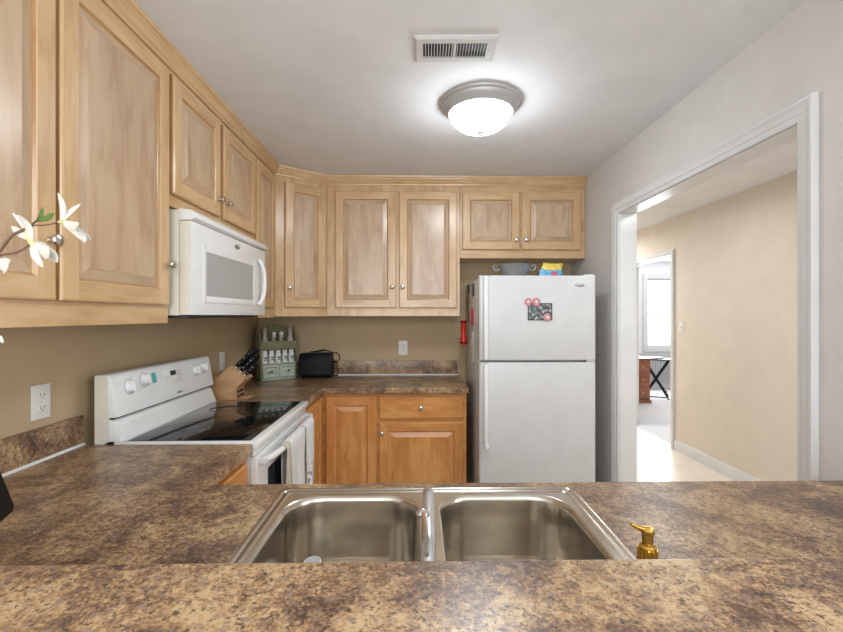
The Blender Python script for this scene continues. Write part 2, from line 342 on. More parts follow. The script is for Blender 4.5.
# cased opening between kitchen and hall
def casing_profile(w):   # (across, out) stepped colonial profile, inner edge first
    return [(0.0, 0.0), (0.0, 0.009), (0.006, 0.011), (0.018*w/0.06, 0.012), (0.022*w/0.06, 0.016), (0.044*w/0.06, 0.018), (0.050*w/0.06, 0.022), (w-0.003, 0.022), (w, 0.019), (w, 0.0)]
def casing_sweep(mb, xf, sgn, y0, y1, zt, w, m):
    """casing round an opening in a wall x=const: face at xf, protruding in direction sgn"""
    pr = casing_profile(w); n = len(pr)
    path = [((y0, 0.0), (-1, 0)), ((y0, zt), (-1, 1)), ((y1, zt), (1, 1)), ((y1, 0.0), (1, 0))]
    V = []; F = []
    for (py, pz), (dy, dz) in path:
        for a, o in pr: V.append((xf+sgn*(o+0.0005), py+dy*a, pz+dz*a))
    for k in range(3):
        for i in range(n): F.append([k*n+i, k*n+(i+1) % n, (k+1)*n+(i+1) % n, (k+1)*n+i])
    F.append(list(range(n))); F.append([3*n+i for i in range(n)])
    bm = bmesh.new(); vs = [bm.verts.new(v) for v in V]
    for f in F: bm.faces.new([vs[i] for i in f])
    bmesh.ops.recalc_face_normals(bm, faces=bm.faces[:]); mb.take(bm, m)
JY0, JY1, JZ = OY0+0.014, OY1-0.014, OZ-0.014
b = MB(); casing_sweep(b, XR, -1, JY0-0.004, JY1+0.004, JZ+0.004, 0.066, M['trim']); casing_sweep(b, XR+0.10, 1, JY0-0.004, JY1+0.004, JZ+0.004, 0.066, M['trim'])
b.box(XR-0.0, XR+0.10, OY0+0.0005, JY0, 0, JZ, M['trim']); b.box(XR-0.0, XR+0.10, JY1, OY1-0.0005, 0, JZ, M['trim']); b.box(XR, XR+0.10, OY0+0.0005, OY1-0.0005, JZ, OZ-0.0005, M['trim'])
struct(b, 'trim_1', 'white stepped casing around the opening to the hall')
b = MB(); casing_sweep(b, HX, -1, DY0+0.015, DY1-0.015, DZ-0.015, 0.06, M['trim']); casing_sweep(b, HX+0.115, 1, DY0+0.015, DY1-0.015, DZ-0.015, 0.06, M['trim'])
b.box(HX, HX+0.115, DY0+0.0005, DY0+0.014, 0, DZ-0.014, M['trim']); b.box(HX, HX+0.115, DY1-0.014, DY1-0.0005, 0, DZ-0.014, M['trim']); b.box(HX, HX+0.115, DY0+0.0005, DY1-0.0005, DZ-0.014, DZ-0.0005, M['trim'])
b.box(HX+0.05, HX+0.085, DY0+0.014, DY0+0.024, 0, DZ-0.024, M['trim']); b.box(HX+0.05, HX+0.085, DY0+0.014, DY1-0.014, DZ-0.024, DZ-0.014, M['trim'])
struct(b, 'trim_2', 'white casing around the doorway to the study')
def baseboard(name, pts, x, sgn):
    w = MB(); pr = [(0.0005, 0), (0.014, 0), (0.014, 0.085), (0.009, 0.098), (0.006, 0.105), (0.0005, 0.108)]
    for (y0, y1) in pts: w.prism([(x+sgn*a, z) for a, z in pr], 1, y0, y1, M['trim'])
    return struct(w, name)
baseboard('baseboard_hall', [(0.57, DY0-0.05), (DY1+0.05, 6.47)], HX, -1)
b = MB(); b.box(HX+0.12, 6.09, 8.085, 8.099, 0, 0.11, M['trim'], bev=0.003); struct(b, 'baseboard_study')
# open study door, swung into the study, seen almost edge on
dr = MB(); dr.box(0.0, 0.64, -0.0175, 0.0175, 0.012, 2.03, M['trim'], bev=0.002)
for (z0, z1) in ((0.2, 0.95), (1.1, 1.9)):
    for sy in (-0.0185, 0.0165): dr.box(0.12, 0.52, sy, sy+0.002, z0, z1, M['trim'], bev=0.0008)
do = struct(dr, 'door_1'); do.location = (HX+0.142, DY1-0.012, 0); do.rotation_euler = (0, 0, math.radians(62.2))
k = MB(); k.lathe([(0.028, 0.0177), (0.028, 0.022), (0.011, 0.024), (0.011, 0.038), (0.024, 0.045), (0.027, 0.06), (0.02, 0.074), (0.0, 0.075)], (0.58, 0, 0.95), M['nickel'], axis=1); k.build('door_knob', do)

# ------------------------------------------------------------------ cabinets
def ring_door(mb, x0, x1, z0, z1, yf, m, frame=0.058, th=0.0195, panel=True):
    """raised panel door; front looks to -y, front plane at yf, back plane at yf+th"""
    W_, H_ = x1-x0, z1-z0
    fr = min(frame, W_*0.27)
    prof = [(0.0, th), (0.0, 0.006), (0.0025, 0.002), (0.007, 0.0)]
    inner = [(fr, 0.0), (fr+0.003, 0.002), (fr+0.007, 0.0085), (fr+0.010, 0.0095), (fr+0.012, 0.0095), (fr+0.038, 0.0025), (fr+0.042, 0.0010)] if panel else []
    def R(i): return [(x0+i, z0+i), (x1-i, z0+i), (x1-i, z1-i), (x0+i, z1-i)]
    def band(p, q, mat):
        a, d0 = p; c, d1 = q; A = R(a); B = R(c)
        for s_ in range(4):
            t = (s_+1) % 4; g = 0 if s_ in (0, 2) else 2
            mb.add([(A[s_][0], yf+d0, A[s_][1]), (A[t][0], yf+d0, A[t][1]), (B[t][0], yf+d1, B[t][1]), (B[s_][0], yf+d1, B[s_][1])], [[0, 1, 2, 3]], mat, g)
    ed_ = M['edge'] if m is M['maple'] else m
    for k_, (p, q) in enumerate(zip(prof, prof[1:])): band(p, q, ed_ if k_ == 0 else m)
    e = prof[-1][0]
    if panel:
        # butt-jointed flat frame: stiles full height, rails between
        xa, xb, za, zb = x0+e, x1-e, z0+e, z1-e; ia, ib, ja, jb = x0+fr, x1-fr, z0+fr, z1-fr
        for (p, q, r_, t_, g) in ((xa, ia, za, zb, 2), (ib, xb, za, zb, 2), (ia, ib, za, ja, 0), (ia, ib, jb, zb, 0)):
            mb.add([(p, yf, r_), (q, yf, r_), (q, yf, t_), (p, yf, t_)], [[0, 1, 2, 3]], m, g)
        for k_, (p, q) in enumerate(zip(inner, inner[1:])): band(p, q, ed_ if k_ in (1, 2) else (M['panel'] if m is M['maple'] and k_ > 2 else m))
        i, d = inner[-1]; g = 2
    else:
        i, d = prof[-1]; g = 0
    A = R(i); mb.add([(A[k][0], yf+d, A[k][1]) for k in range(4)], [[0, 1, 2, 3]], M['panel'] if m is M['maple'] and panel else m, g)
    A = R(0); mb.add([(A[k][0], yf+th, A[k][1]) for k in range(4)], [[3, 2, 1, 0]], m, 2)
def knob_mesh(mb, x, y, z):
    mb.lathe([(0.004, 0.0), (0.0075, -0.002), (0.006, -0.006), (0.0055, -0.012), (0.010, -0.016), (0.0155, -0.020), (0.0165, -0.024), (0.014, -0.029), (0.007, -0.032), (0.001, -0.0325)], (x, y, z), M['nickel'], axis=1, n=20)
def frame_mesh(mb, w, z0, z1, openings, m):
    """face frame: local x 0..w, y 0..0.019, openings list of x0,x1,zo0,zo1 -> cells"""
    xs = sorted({0.001, w-0.001, *[o[0] for o in openings], *[o[1] for o in openings]})
    zs = sorted({z0, z1, *[o[2] for o in openings], *[o[3] for o in openings]})
    def solid(i, j):
        cx, cz = (xs[i]+xs[i+1])/2, (zs[j]+zs[j+1])/2
        return not any(o[0] < cx < o[1] and o[2] < cz < o[3] for o in openings)
    cells(mb, xs, zs, solid, 1, 0.0, 0.019, m, 2 if z1-z0 > w else 0)
def cabinet(name, label, loc, rz, w, z0, z1, depth, doors, drawers=(), mat=None, body=None, cat='cabinet', rails=True, group=None, closed_top=True):
    mat = mat or M['maple']
    t = thing(name, label, cat, loc, rz, group)
    c = MB()
    if body: body(c)
    else:
        th = 0.016; d = depth
        for (a, e) in ((0.001, 0.001+th), (w-0.001-th, w-0.001)): c.box(a, e, 0.0192, d, z0, z1, mat, 2)
        c.box(0.001+th, w-0.001-th, 0.0192, d, z0, z0+th, mat, 0)
        if closed_top: c.box(0.001+th, w-0.001-th, 0.0192, d, z1-th, z1, mat, 0)
        c.box(0.001+th, w-0.001-th, d-0.008, d, z0+th, z1-th if closed_top else z1, mat, 2)
    c.build('carcass', t)
    f = MB(); ov = 0.010
    frame_mesh(f, w, z0, z1, [(d[0]+ov, d[1]-ov, d[2]+ov, d[3]-ov) for d in list(doors)+list(drawers)], mat); f.build('face_frame', t)
    for (x0, x1, a0, a1, kx, kz) in doors:
        d = MB(); ring_door(d, x0, x1, a0, a1, -0.0205, mat); o = d.build('door', t)
        if kx is not None:
            k = MB(); knob_mesh(k, kx, -0.0205, kz); k.build('knob', o)
    for (x0, x1, a0, a1, kx, kz) in drawers:
        d = MB(); ring_door(d, x0, x1, a0, a1, -0.0205, mat, panel=False); o = d.build('drawer', t)
        k = MB(); knob_mesh(k, kx, -0.0205, kz); k.build('knob', o)
    return t
FX, FY = -0.962, 3.181       # face planes of the wall cabinets
DT, DTL = 2.328, 2.352; CT = 2.437       # door tops, cabinet tops
DA, DB = Vector((-0.962, 2.946)), Vector((-0.650, 3.181))    # ends of the angled corner face
RL = PI/2
dU = FX-XL-0.002
cabinet('wall_cabinet', 'tall honey maple two-door wall cabinet nearest the camera on the left wall', (FX, 0.62, 0), RL, 1.062, 1.377, CT, dU,
        [(0.008, 0.520, 1.445, DTL, 0.494, 1.600), (0.535, 1.040, 1.445, DTL, 1.018, 1.600)])
cabinet('wall_cabinet', 'short maple two-door wall cabinet directly above the white microwave', (FX, 1.684, 0), RL, 0.880, 1.838, CT, dU,
        [(0.003, 0.411, 1.885, DTL, 0.387, 1.966), (0.447, 0.871, 1.885, DTL, 0.471, 1.966)])
cabinet('wall_cabinet', 'narrow maple single-door wall cabinet between the microwave and the angled corner cabinet', (FX, 2.566, 0), RL, 0.378, 1.392, CT, dU,
        [(0.012, 0.350, 1.455, DTL, None, 0)])
DANG = math.atan2(DB.y-DA.y, DB.x-DA.x); DW = (DB-DA).length
def diag_body(c):
    T = Matrix.Rotation(-DANG, 4, 'Z') @ Matrix.Translation((-DA.x, -DA.y, 0))
    nn = Vector((-math.sin(DANG), math.cos(DANG)))*0.0205
    P0 = (DA.x-0.004, DA.y+0.0015+nn.y+0.004); P1 = (DB.x-0.0015, DB.y+nn.y+0.003)
    c.prism([P0, (P1[0]-0.012, P1[1]-0.009), (P1[0], P1[1]), (P1[0], YB-0.002), (XL+0.002, YB-0.002), (XL+0.002, P0[1])], 2, 1.40, CT, M['maple'], 2, T=T)
cabinet('wall_cabinet', 'angled maple corner wall cabinet with one door above the green spice rack', (DA.x, DA.y, 0), DANG, DW, 1.400, CT, 0.3,
        [(0.071, DW-0.014, 1.462, DT+0.01, 0.097, 1.600)], body=diag_body)
cabinet('wall_cabinet', 'maple two-door wall cabinet on the back wall left of the fridge', (-0.649, FY, 0), 0, 0.989, 1.402, CT, YB-FY-0.002,
        [(0.063, 0.515, 1.461, DT, 0.486, 1.617), (0.536, 0.968, 1.461, DT, 0.562, 1.617)])
cabinet('wall_cabinet', 'short wide maple two-door wall cabinet above the white fridge', (0.341, FY, 0), 0, 0.940, 1.835, CT, YB-FY-0.002,
        [(0.016, 0.446, 1.896, DT, 0.420, 1.968), (0.463, 0.908, 1.896, DT, 0.494, 1.968)])
# crown moulding
def crown():
    pr = [(0.0008, 2.374), (0.010, 2.374), (0.012, 2.380), (0.012, 2.384), (0.018, 2.388), (0.022, 2.398), (0.030, 2.412), (0.034, 2.415), (0.035, 2.420), (0.042, 2.424), (0.044, 2.4385), (0.0008, 2.4385)]
    path = [Vector((FX, 0.60)), DA, DB, Vector((XR-0.002, FY))]
    dirs = [(path[i+1]-path[i]).normalized() for i in range(3)]
    nrm = [Vector((d.y, -d.x)) for d in dirs]
    V = []; F = []; n = len(pr)
    for i, p in enumerate(path):
        if i == 0: mvec = nrm[0]
        elif i == 3: mvec = nrm[2]
        else:
            h = (nrm[i-1]+nrm[i]).normalized(); mvec = h/h.dot(nrm[i])
        for a, z in pr: V.append((p.x+mvec.x*a, p.y+mvec.y*a, z))
    mb = MB()
    for k in range(3):
        vs = V[k*n:(k+2)*n]; fs = [[i, (i+1) % n, n+(i+1) % n, n+i] for i in range(n)]
        mb.add(vs, fs, M['maple'], (1, 0, 0)[k])
    mb.add(V[:n], [list(range(n))], M['maple'], 2); mb.add(V[3*n:], [list(range(n))[::-1]], M['maple'], 2)
    return struct(mb, 'trim_3', 'maple crown moulding along the tops of the wall cabinets')
crown()

# base cabinets
CZ = 0.920; CB = 0.882      # worktop top and underside
BF = 2.905                  # back base face frame
LFX = -0.634                # left base face frame
md = M['maple_warm_lit']
cabinet('base_cabinet', 'maple base cabinet with a drawer on the back wall beside the fridge', (LFX+0.002, BF, 0), 0, 0.988, 0.10, CB-0.001, YB-BF-0.002,
        [(0.034, 0.376, 0.13, 0.858, None, 0), (0.394, 0.962, 0.13, 0.682, 0.415, 0.612)], drawers=[(0.394, 0.962, 0.707, 0.858, 0.678, 0.783)], mat=md)
def corner_body(c):
    c.box(0.001, 1.075, 0.0192, LFX-XL-0.002, 0.10, CB-0.001, md, 2)
cabinet('base_cabinet', 'maple corner base cabinet just right of the stove', (LFX, 2.407, 0), RL, 0.495, 0.10, CB-0.001, 0.6,
        [(0.030, 0.455, 0.13, 0.858, None, 0)], mat=md, body=corner_body)
cabinet('base_cabinet', 'maple base cabinet between the stove and the sink peninsula', (LFX, 1.215, 0), RL, 0.409, 0.10, CB-0.001, LFX-XL-0.002,
        [(0.05, 0.372, 0.13, 0.682, 0.08, 0.62)], drawers=[(0.05, 0.372, 0.707, 0.858, 0.2, 0.783)], mat=md)
cabinet('base_cabinet', 'maple sink base cabinet under the steel sink', (XR-0.01, 1.205, 0), PI, XR-0.01+0.66, 0.10, CB-0.001, 0.60,
        [(0.1, 0.8, 0.13, 0.858, None, 0), (0.85, 1.3, 0.13, 0.858, None, 0), (1.32, 1.8, 0.13, 0.858, None, 0)], mat=md, closed_top=False)

# worktops
CF = -0.612                 # front edge of the left worktop
SX0, SX1, SY0, SY1 = -0.352, 0.424, 0.655, 1.178
b = MB()
cells(b, [XL+0.001, CF, SX0, SX1, XR-0.001], [0.577, SY0, SY1, 1.237, 1.6255], lambda i, j: (i == 0) or (j < 3 and not (i == 2 and j == 1)), 2, CB, CZ, M['lam'])
ct = b.build('countertop', bevel=0.003, seg=3)
tag(ct, 'brown granite-pattern laminate countertop holding the steel sink, running to the left wall', 'countertop')
w = MB(); w.box(XL+0.001, XL+0.020, 0.577, 1.6255, CZ+0.0005, CZ+0.110, M['lam'], bev=0.003); w.build('backsplash', ct)
w = MB(); w.prism([(XL+0.020, CZ), (XL+0.028, CZ+0.0005), (XL+0.020, CZ+0.008)], 1, 0.578, 1.625, M['caulk']); tag(w.build('caulk_line', ct), 'white caulk bead')
b = MB()
cells(b, [XL+0.001, CF, 0.366], [2.403, 2.862, YB-0.001], lambda i, j: i == 0 or j == 1, 2, CB, CZ, M['lam'])
ct2 = b.build('countertop', bevel=0.004, seg=3)
tag(ct2, 'L-shaped brown laminate countertop in the back corner under the toaster and spice rack', 'countertop')
w = MB(); w.box(XL+0.001, XL+0.020, 2.403, YB-0.021, CZ+0.0005, CZ+0.118, M['lam'], bev=0.003); w.box(XL+0.001, 0.352, YB-0.020, YB-0.001, CZ+0.0005, CZ+0.118, M['lam'], bev=0.003); w.build('backsplash', ct2)
w = MB(); w.prism([(YB-0.020, CZ), (YB-0.030, CZ+0.0005), (YB-0.020, CZ+0.010)], 0, XL+0.03, 0.352, M['caulk']); tag(w.build('caulk_line', ct2), 'white caulk bead')
# pony wall and raised bar
b = MB(); b.box(XL, XR, 0.452, 0.572, 0, 1.033, M['wall2']); struct(b, 'wall_bar')
b = MB(); b.box(XL+0.001, XR-0.001, 0.20, 0.583, 1.034, 1.071, M['lam'])
tag(b.build('bar_top', bevel=0.004, seg=3), 'raised brown granite-pattern laminate bar top across the foreground', 'bar top')

# ------------------------------------------------------------------ sink
def rrect(x0, x1, y0, y1, r, n=7):
    pts = []
    for (cx, cy, a0) in ((x1-r, y0+r, -PI/2), (x1-r, y1-r, 0), (x0+r, y1-r, PI/2), (x0+r, y0+r, PI)):
        for i in range(n+1):
            a = a0+PI/2*i/n; pts.append((cx+r*math.cos(a), cy+r*math.sin(a)))
    return pts
def loft(mb, loops, m, cap_end=False, flip=False):
    V = []; F = []; n = len(loops[0])
    for L_ in loops: V += L_
    for k in range(len(loops)-1):
        for i in range(n):
            q = [k*n+i, k*n+(i+1) % n, (k+1)*n+(i+1) % n, (k+1)*n+i]; F.append(q[::-1] if flip else q)
    if cap_end:
        q = [(len(loops)-1)*n+i for i in range(n)]; F.append(q if not flip else q[::-1])
    mb.add(V, F, m)
sk = thing('kitchen_sink', 'stainless steel double-basin drop-in sink in the foreground countertop', 'sink', (0.037, 0.916, CZ))
sx0, sx1, sy0, sy1 = -0.405, 0.405, -0.276, 0.276
B1 = (-0.366, -0.024, -0.182, 0.230); B2 = (0.022, 0.360, -0.182, 0.230)
def deck_fill(loops, z):
    bm = bmesh.new(); ed = []
    for L_ in loops:
        vs = [bm.verts.new((p[0], p[1], z)) for p in L_]
        for i in range(len(vs)): ed.append(bm.edges.new((vs[i], vs[(i+1) % len(vs)])))
    bmesh.ops.triangle_fill(bm, use_beauty=True, edges=ed, normal=(0, 0, 1))
    for f in bm.faces:
        if f.normal.z < 0: f.normal_flip()
    return bm
rim = MB()
lp = [[(*p, z) for p in rrect(sx0+i, sx1-i, sy0+i, sy1-i, max(0.012, 0.03-i))] for i, z in ((0.0, 0.0006), (0.002, 0.005), (0.006, 0.007), (0.011, 0.0065), (0.015, 0.0035), (0.019, 0.0035), (0.022, 0.0058), (0.027, 0.0058), (0.031, 0.003))]
loft(rim, lp, M['steel'])
holes = [rrect(B[0], B[1], B[2], B[3], 0.085) for B in (B1, B2)]
rim.take(deck_fill([rrect(sx0+0.031, sx1-0.031, sy0+0.031, sy1-0.031, 0.012)]+holes, 0.003), M['steel'])
rim.build('rim', sk)
for B in (B1, B2):
    w = MB(); loops = []
    for i, z in ((0.0, 0.003), (0.003, 0.0015), (0.007, -0.005), (0.009, -0.012), (0.012, -0.08), (0.015, -0.150), (0.019, -0.167), (0.028, -0.178), (0.044, -0.184)):
        loops.append([(*p, z) for p in rrect(B[0]+i, B[1]-i, B[2]+i, B[3]-i, max(0.03, 0.085-i*0.5))])
    loft(w, loops, M['steel'])
    c = ((B[0]+B[1])/2, (B[2]+B[3])/2)
    n = len(loops[-1])
    w.add(loops[-1]+[(c[0], c[1], -0.188)], [[i, (i+1) % n, n] for i in range(n)], M['steel'])
    o = w.build('basin', sk)
    d = MB(); d.lathe([(0.055, -0.1868), (0.055, -0.1845), (0.046, -0.184), (0.042, -0.187), (0.012, -0.187), (0.010, -0.184), (0.0, -0.184)], (c[0], c[1], 0), M['chrome']); d.build('drain', o)
# white cup standing in the left basin
b = MB(); b.lathe([(0.0, 0.0), (0.014, 0.0), (0.018, 0.02), (0.021, 0.060), (0.019, 0.060), (0.016, 0.02), (0.0, 0.006)], (0, 0, 0), M['ceramic'], n=24)
cup = b.build('cup'); cup.location = (-0.252, 1.060, CZ-0.1825); tag(cup, 'small white cup standing in the left basin of the steel sink', 'cup')

# faucet
fa = thing('faucet', 'brushed metal single-lever faucet rising between the two sink basins', 'faucet', (0.022, 0.690, CZ+0.0036))
w = MB(); w.lathe([(0.027, 0.0), (0.027, 0.004), (0.023, 0.010), (0.018, 0.018), (0.0165, 0.05), (0.0165, 0.062), (0.014, 0.075), (0.008, 0.082), (0, 0.084)], (0, 0, 0), M['silver2']); w.build('body', fa)
w = MB(); w.tube([(0, 0.0, 0.060), (0.001, 0.02, 0.085), (0.003, 0.06, 0.094), (0.005, 0.12, 0.098), (0.0065, 0.18, 0.101), (0.0075, 0.228, 0.100), (0.008, 0.240, 0.094), (0.008, 0.243, 0.075)], [0.0125, 0.0128, 0.0128, 0.0125, 0.0122, 0.0120, 0.0118, 0.0115], M['silver2'], n=20); w.build('spout', fa)
w = MB(); w.lathe([(0.0, -0.004), (0.0125, -0.003), (0.0135, 0.001), (0.012, 0.006), (0.007, 0.0105), (0, 0.012)], (-0.006, 0.108, 0.109), M['chrome']); w.build('handle_hub', fa)
w = MB(); w.tube([(-0.005, 0.100, 0.1145), (-0.004, 0.06, 0.1125), (-0.003, 0.01, 0.1085), (-0.003, -0.02, 0.106)], [0.0045, 0.0055, 0.006, 0.0045], M['chrome'], n=10); w.build('lever', fa)

# soap dispenser on the sink's deck
sp = thing('soap_dispenser', 'gold pump soap dispenser at the right of the sink, beside the bar edge', 'soap dispenser', (0.381, 0.690, CZ+0.0036))
w = MB(); w.lathe([(0, 0), (0.029, 0.0), (0.030, 0.004), (0.030, 0.052), (0.026, 0.066), (0.016, 0.072), (0.013, 0.0755), (0, 0.0755)], (0, 0, 0), M['ceramic'], n=28); w.build('bottle', sp)
w = MB()
rib = []
for i in range(64):
    a = 2*PI*i/64; rr = 0.0145+(0.0012 if i % 4 < 2 else -0.0002); rib.append((rr*math.cos(a), rr*math.sin(a)))
w.prism(rib, 2, 0.076, 0.103, M['gold']); w.lathe([(0.0135, 0.1032), (0.0135, 0.1055), (0.010, 0.1085), (0.0095, 0.111), (0, 0.111)], (0, 0, 0), M['gold']); w.build('collar', sp)
w = MB(); w.lathe([(0.0085, 0.1112), (0.0085, 0.126), (0.0108, 0.128), (0.0108, 0.1325), (0.0085, 0.135), (0, 0.1355)], (0, 0, 0), M['gold'])
w.tube([(0.003, 0, 0.1312), (-0.010, 0.0, 0.1335), (-0.020, 0.001, 0.1375), (-0.027, 0.001, 0.1415)], [0.0055, 0.0048, 0.0035, 0.0026], M['gold'], n=12); w.build('pump_head', sp)

# ------------------------------------------------------------------ stove
SY_0, SY_1 = 1.6275, 2.4015
st = thing('stove', 'white electric stove with black glass cooktop against the left wall', 'stove', (XL, (SY_0+SY_1)/2, 0.004))
def X(x): return x+0.006-XL                       # world x -> stove local
hy = (SY_1-SY_0)/2-0.001
w = MB(); w.box(X(-1.255), X(-0.632), -hy, hy, 0.09, 0.893, M['white'], bev=0.003); w.box(X(-1.2), X(-0.70), -hy+0.03, hy-0.03, 0.001, 0.0895, M['dark']); w.build('body', st)
w = MB()
w.prism([(X(-1.14), 0.8945), (X(-0.604), 0.8945), (X(-0.600), 0.900), (X(-0.600), 0.917), (X(-0.606), 0.923), (X(-1.14), 0.923)], 1, -hy, hy, M['white'], bev=0.0015)
w.build('cooktop_frame', st)
w = MB(); w.box(X(-1.098), X(-0.632), -hy+0.013, hy-0.020, 0.9232, 0.9255, M['glass_top'], bev=0.001); gt = w.build('glass_top', st)
w = MB()
for (bx, by, r) in ((-0.97, -0.19, 0.10), (-0.97, 0.19, 0.08), (-0.76, -0.19, 0.08), (-0.76, 0.19, 0.105)):
    for rr in (r, r*0.6):
        w = MB(); w.lathe([(rr, 0), (rr, 0.0003), (rr-0.0025, 0.0003), (rr-0.0025, 0)], (X(bx), by, 0.9256), M['ring'], n=40, cap=False); w.build('burner_marking', gt)
# backguard: lower riser + tilted control console
w = MB(); w.prism([(X(-1.21), 0.924), (X(-1.112), 0.924), (X(-1.134), 0.985), (X(-1.150), 1.006), (X(-1.21), 1.006)], 1, -hy, hy, M['white'], bev=0.002); w.build('backguard_riser', st)
w = MB(); w.prism([(X(-1.21), 0.80), (X(-1.211), 0.80), (X(-1.211), 1.15), (X(-1.21), 1.15)], 1, -hy+0.002, hy-0.002, M['cream'])
w.prism([(X(-1.212), 0.895), (X(-1.158), 0.925), (X(-1.158), 1.010), (X(-1.165), 1.168), (X(-1.172), 1.174), (X(-1.212), 1.174)], 1, -hy-0.0006, -hy+0.004, M['cream']); w.build('side_cover', st)
w = MB(); w.box(X(-1.205), X(-1.146), -hy+0.004, hy-0.004, 1.0062, 1.0138, M['dark']); w.build('vent_gap', st)
cx0, cz0, cx1, cz1 = -1.126, 1.018, -1.152, 1.166       # console front face, bottom and top
w = MB(); w.prism([(X(-1.212), 1.014), (X(-1.130), 1.014), (X(cx0), cz0), (X(cx1), cz1), (X(-1.162), 1.176), (X(-1.212), 1.176)], 1, -hy, hy, M['white'], bev=0.004); con = w.build('control_console', st)
tilt = math.atan2(cx1-cx0, cz1-cz0)
def on_console(y, z):                       # matrix: local z = outward normal, local y = up the face, local x = along the stove
    t = (z-cz0)/(cz1-cz0); px = cx0+(cx1-cx0)*t
    up = Vector((cx1-cx0, 0, cz1-cz0)).normalized(); al = Vector((0, 1, 0)); nn = al.cross(up)
    R = Matrix(((al.x, up.x, nn.x, X(px)), (al.y, up.y, nn.y, y-(SY_0+SY_1)/2), (al.z, up.z, nn.z, z), (0, 0, 0, 1)))
    return R
for (y, z, an) in ((1.722, 1.118, 0), (1.820, 1.131, 0.3), (2.235, 1.117, 0), (2.315, 1.122, -0.3)):
    T = on_console(y, z); w = MB()
    w.lathe([(0.027, 0.0005), (0.027, 0.003), (0.023, 0.004), (0.021, 0.018), (0.018, 0.021), (0, 0.0215)], (0, 0, 0), M['white'], T=T, n=28)
    w.box(-0.006, 0.006, -0.021, 0.021, 0.018, 0.027, M['white'], bev=0.003, T=T @ Matrix.Rotation(an, 4, 'Z'))
    w.lathe([(0.033, 0.0003), (0.033, 0.0008), (0.0275, 0.0008), (0.0275, 0.0003)], (0, 0, 0), M['greyplastic'], T=T, n=28, cap=False)
    w.build('control_knob', con)
T = on_console(2.030, 1.115); w = MB()
w.box(-0.075, 0.075, -0.036, 0.036, 0.0003, 0.0015, M['plate'], bev=0.0005, T=T); pnl = w.build('display_panel', con)
w = MB(); w.box(-0.022, 0.022, 0.006, 0.028, 0.0016, 0.0026, M['lcd'], T=T); tag(w.build('display', pnl), 'black clock display')
for px, py in ((0.036, 0.022), (0.050, 0.022), (0.036, 0.009), (0.050, 0.009), (-0.015, -0.02), (0.012, -0.02), (-0.06, 0), (-0.045, 0), (0.066, 0)):
    w = MB(); w.box(px-0.005, px+0.005, py-0.0035, py+0.0035, 0.0016, 0.0026, M['greyplastic'], T=T); w.build('button', pnl)
w = MB(); w.box(-0.016, 0.016, -0.022, 0.022, 0.0003, 0.001, M['teal'], T=on_console(1.884, 1.130)); tag(w.build('sticker', con), 'teal sticker')
w = MB(); T = on_console(2.06, 1.036)
w.lathe([(0.020, 0.0003), (0.020, 0.0012), (0.017, 0.0015), (0, 0.0015)], (0, 0, 0), M['greyplastic'], T=T, sx=1.3, sy=0.32)
for i in range(7): w.box(-0.020+i*0.006, -0.0175+i*0.006, -0.003, 0.003 if i % 2 else 0.005, 0.0016, 0.0021, M['dark'], T=T)
tag(w.build('badge', con), 'small grey badge with dark lettering')
# oven front
w = MB(); w.box(X(-0.631), X(-0.612), -hy+0.002, hy-0.002, 0.866, 0.8925, M['white'], bev=0.002)
for i in range(14): w.box(X(-0.6125), X(-0.6112), -0.21+i*0.030, -0.19+i*0.030, 0.873, 0.879, M['greyplastic'])
w.build('vent_strip', st)
w = MB(); w.box(X(-0.631), X(-0.602), -hy+0.003, hy-0.003, 0.30, 0.862, M['white'], bev=0.006); od = w.build('oven_door', st)
w = MB(); w.box(X(-0.6022), X(-0.6005), -hy+0.115, hy-0.115, 0.44, 0.782, M['oven_glass'], bev=0.0006); w.build('oven_window', od)
w = MB(); hp = []
for i in range(15):
    t = -1+2*i/14; hp.append((X(-0.556-0.034*t**6), t*(hy-0.014), 0.845))
w.tube(hp, 0.0135, M['white'], n=14)
for sgn in (-1, 1): w.box(X(-0.602), X(-0.572), sgn*(hy-0.024)-0.011, sgn*(hy-0.024)+0.011, 0.834, 0.856, M['white'], bev=0.004)
w.build('oven_handle', od)
w = MB(); w.box(X(-0.631), X(-0.604), -hy+0.003, hy-0.003, 0.095, 0.294, M['white'], bev=0.006); w.build('storage_drawer', st)

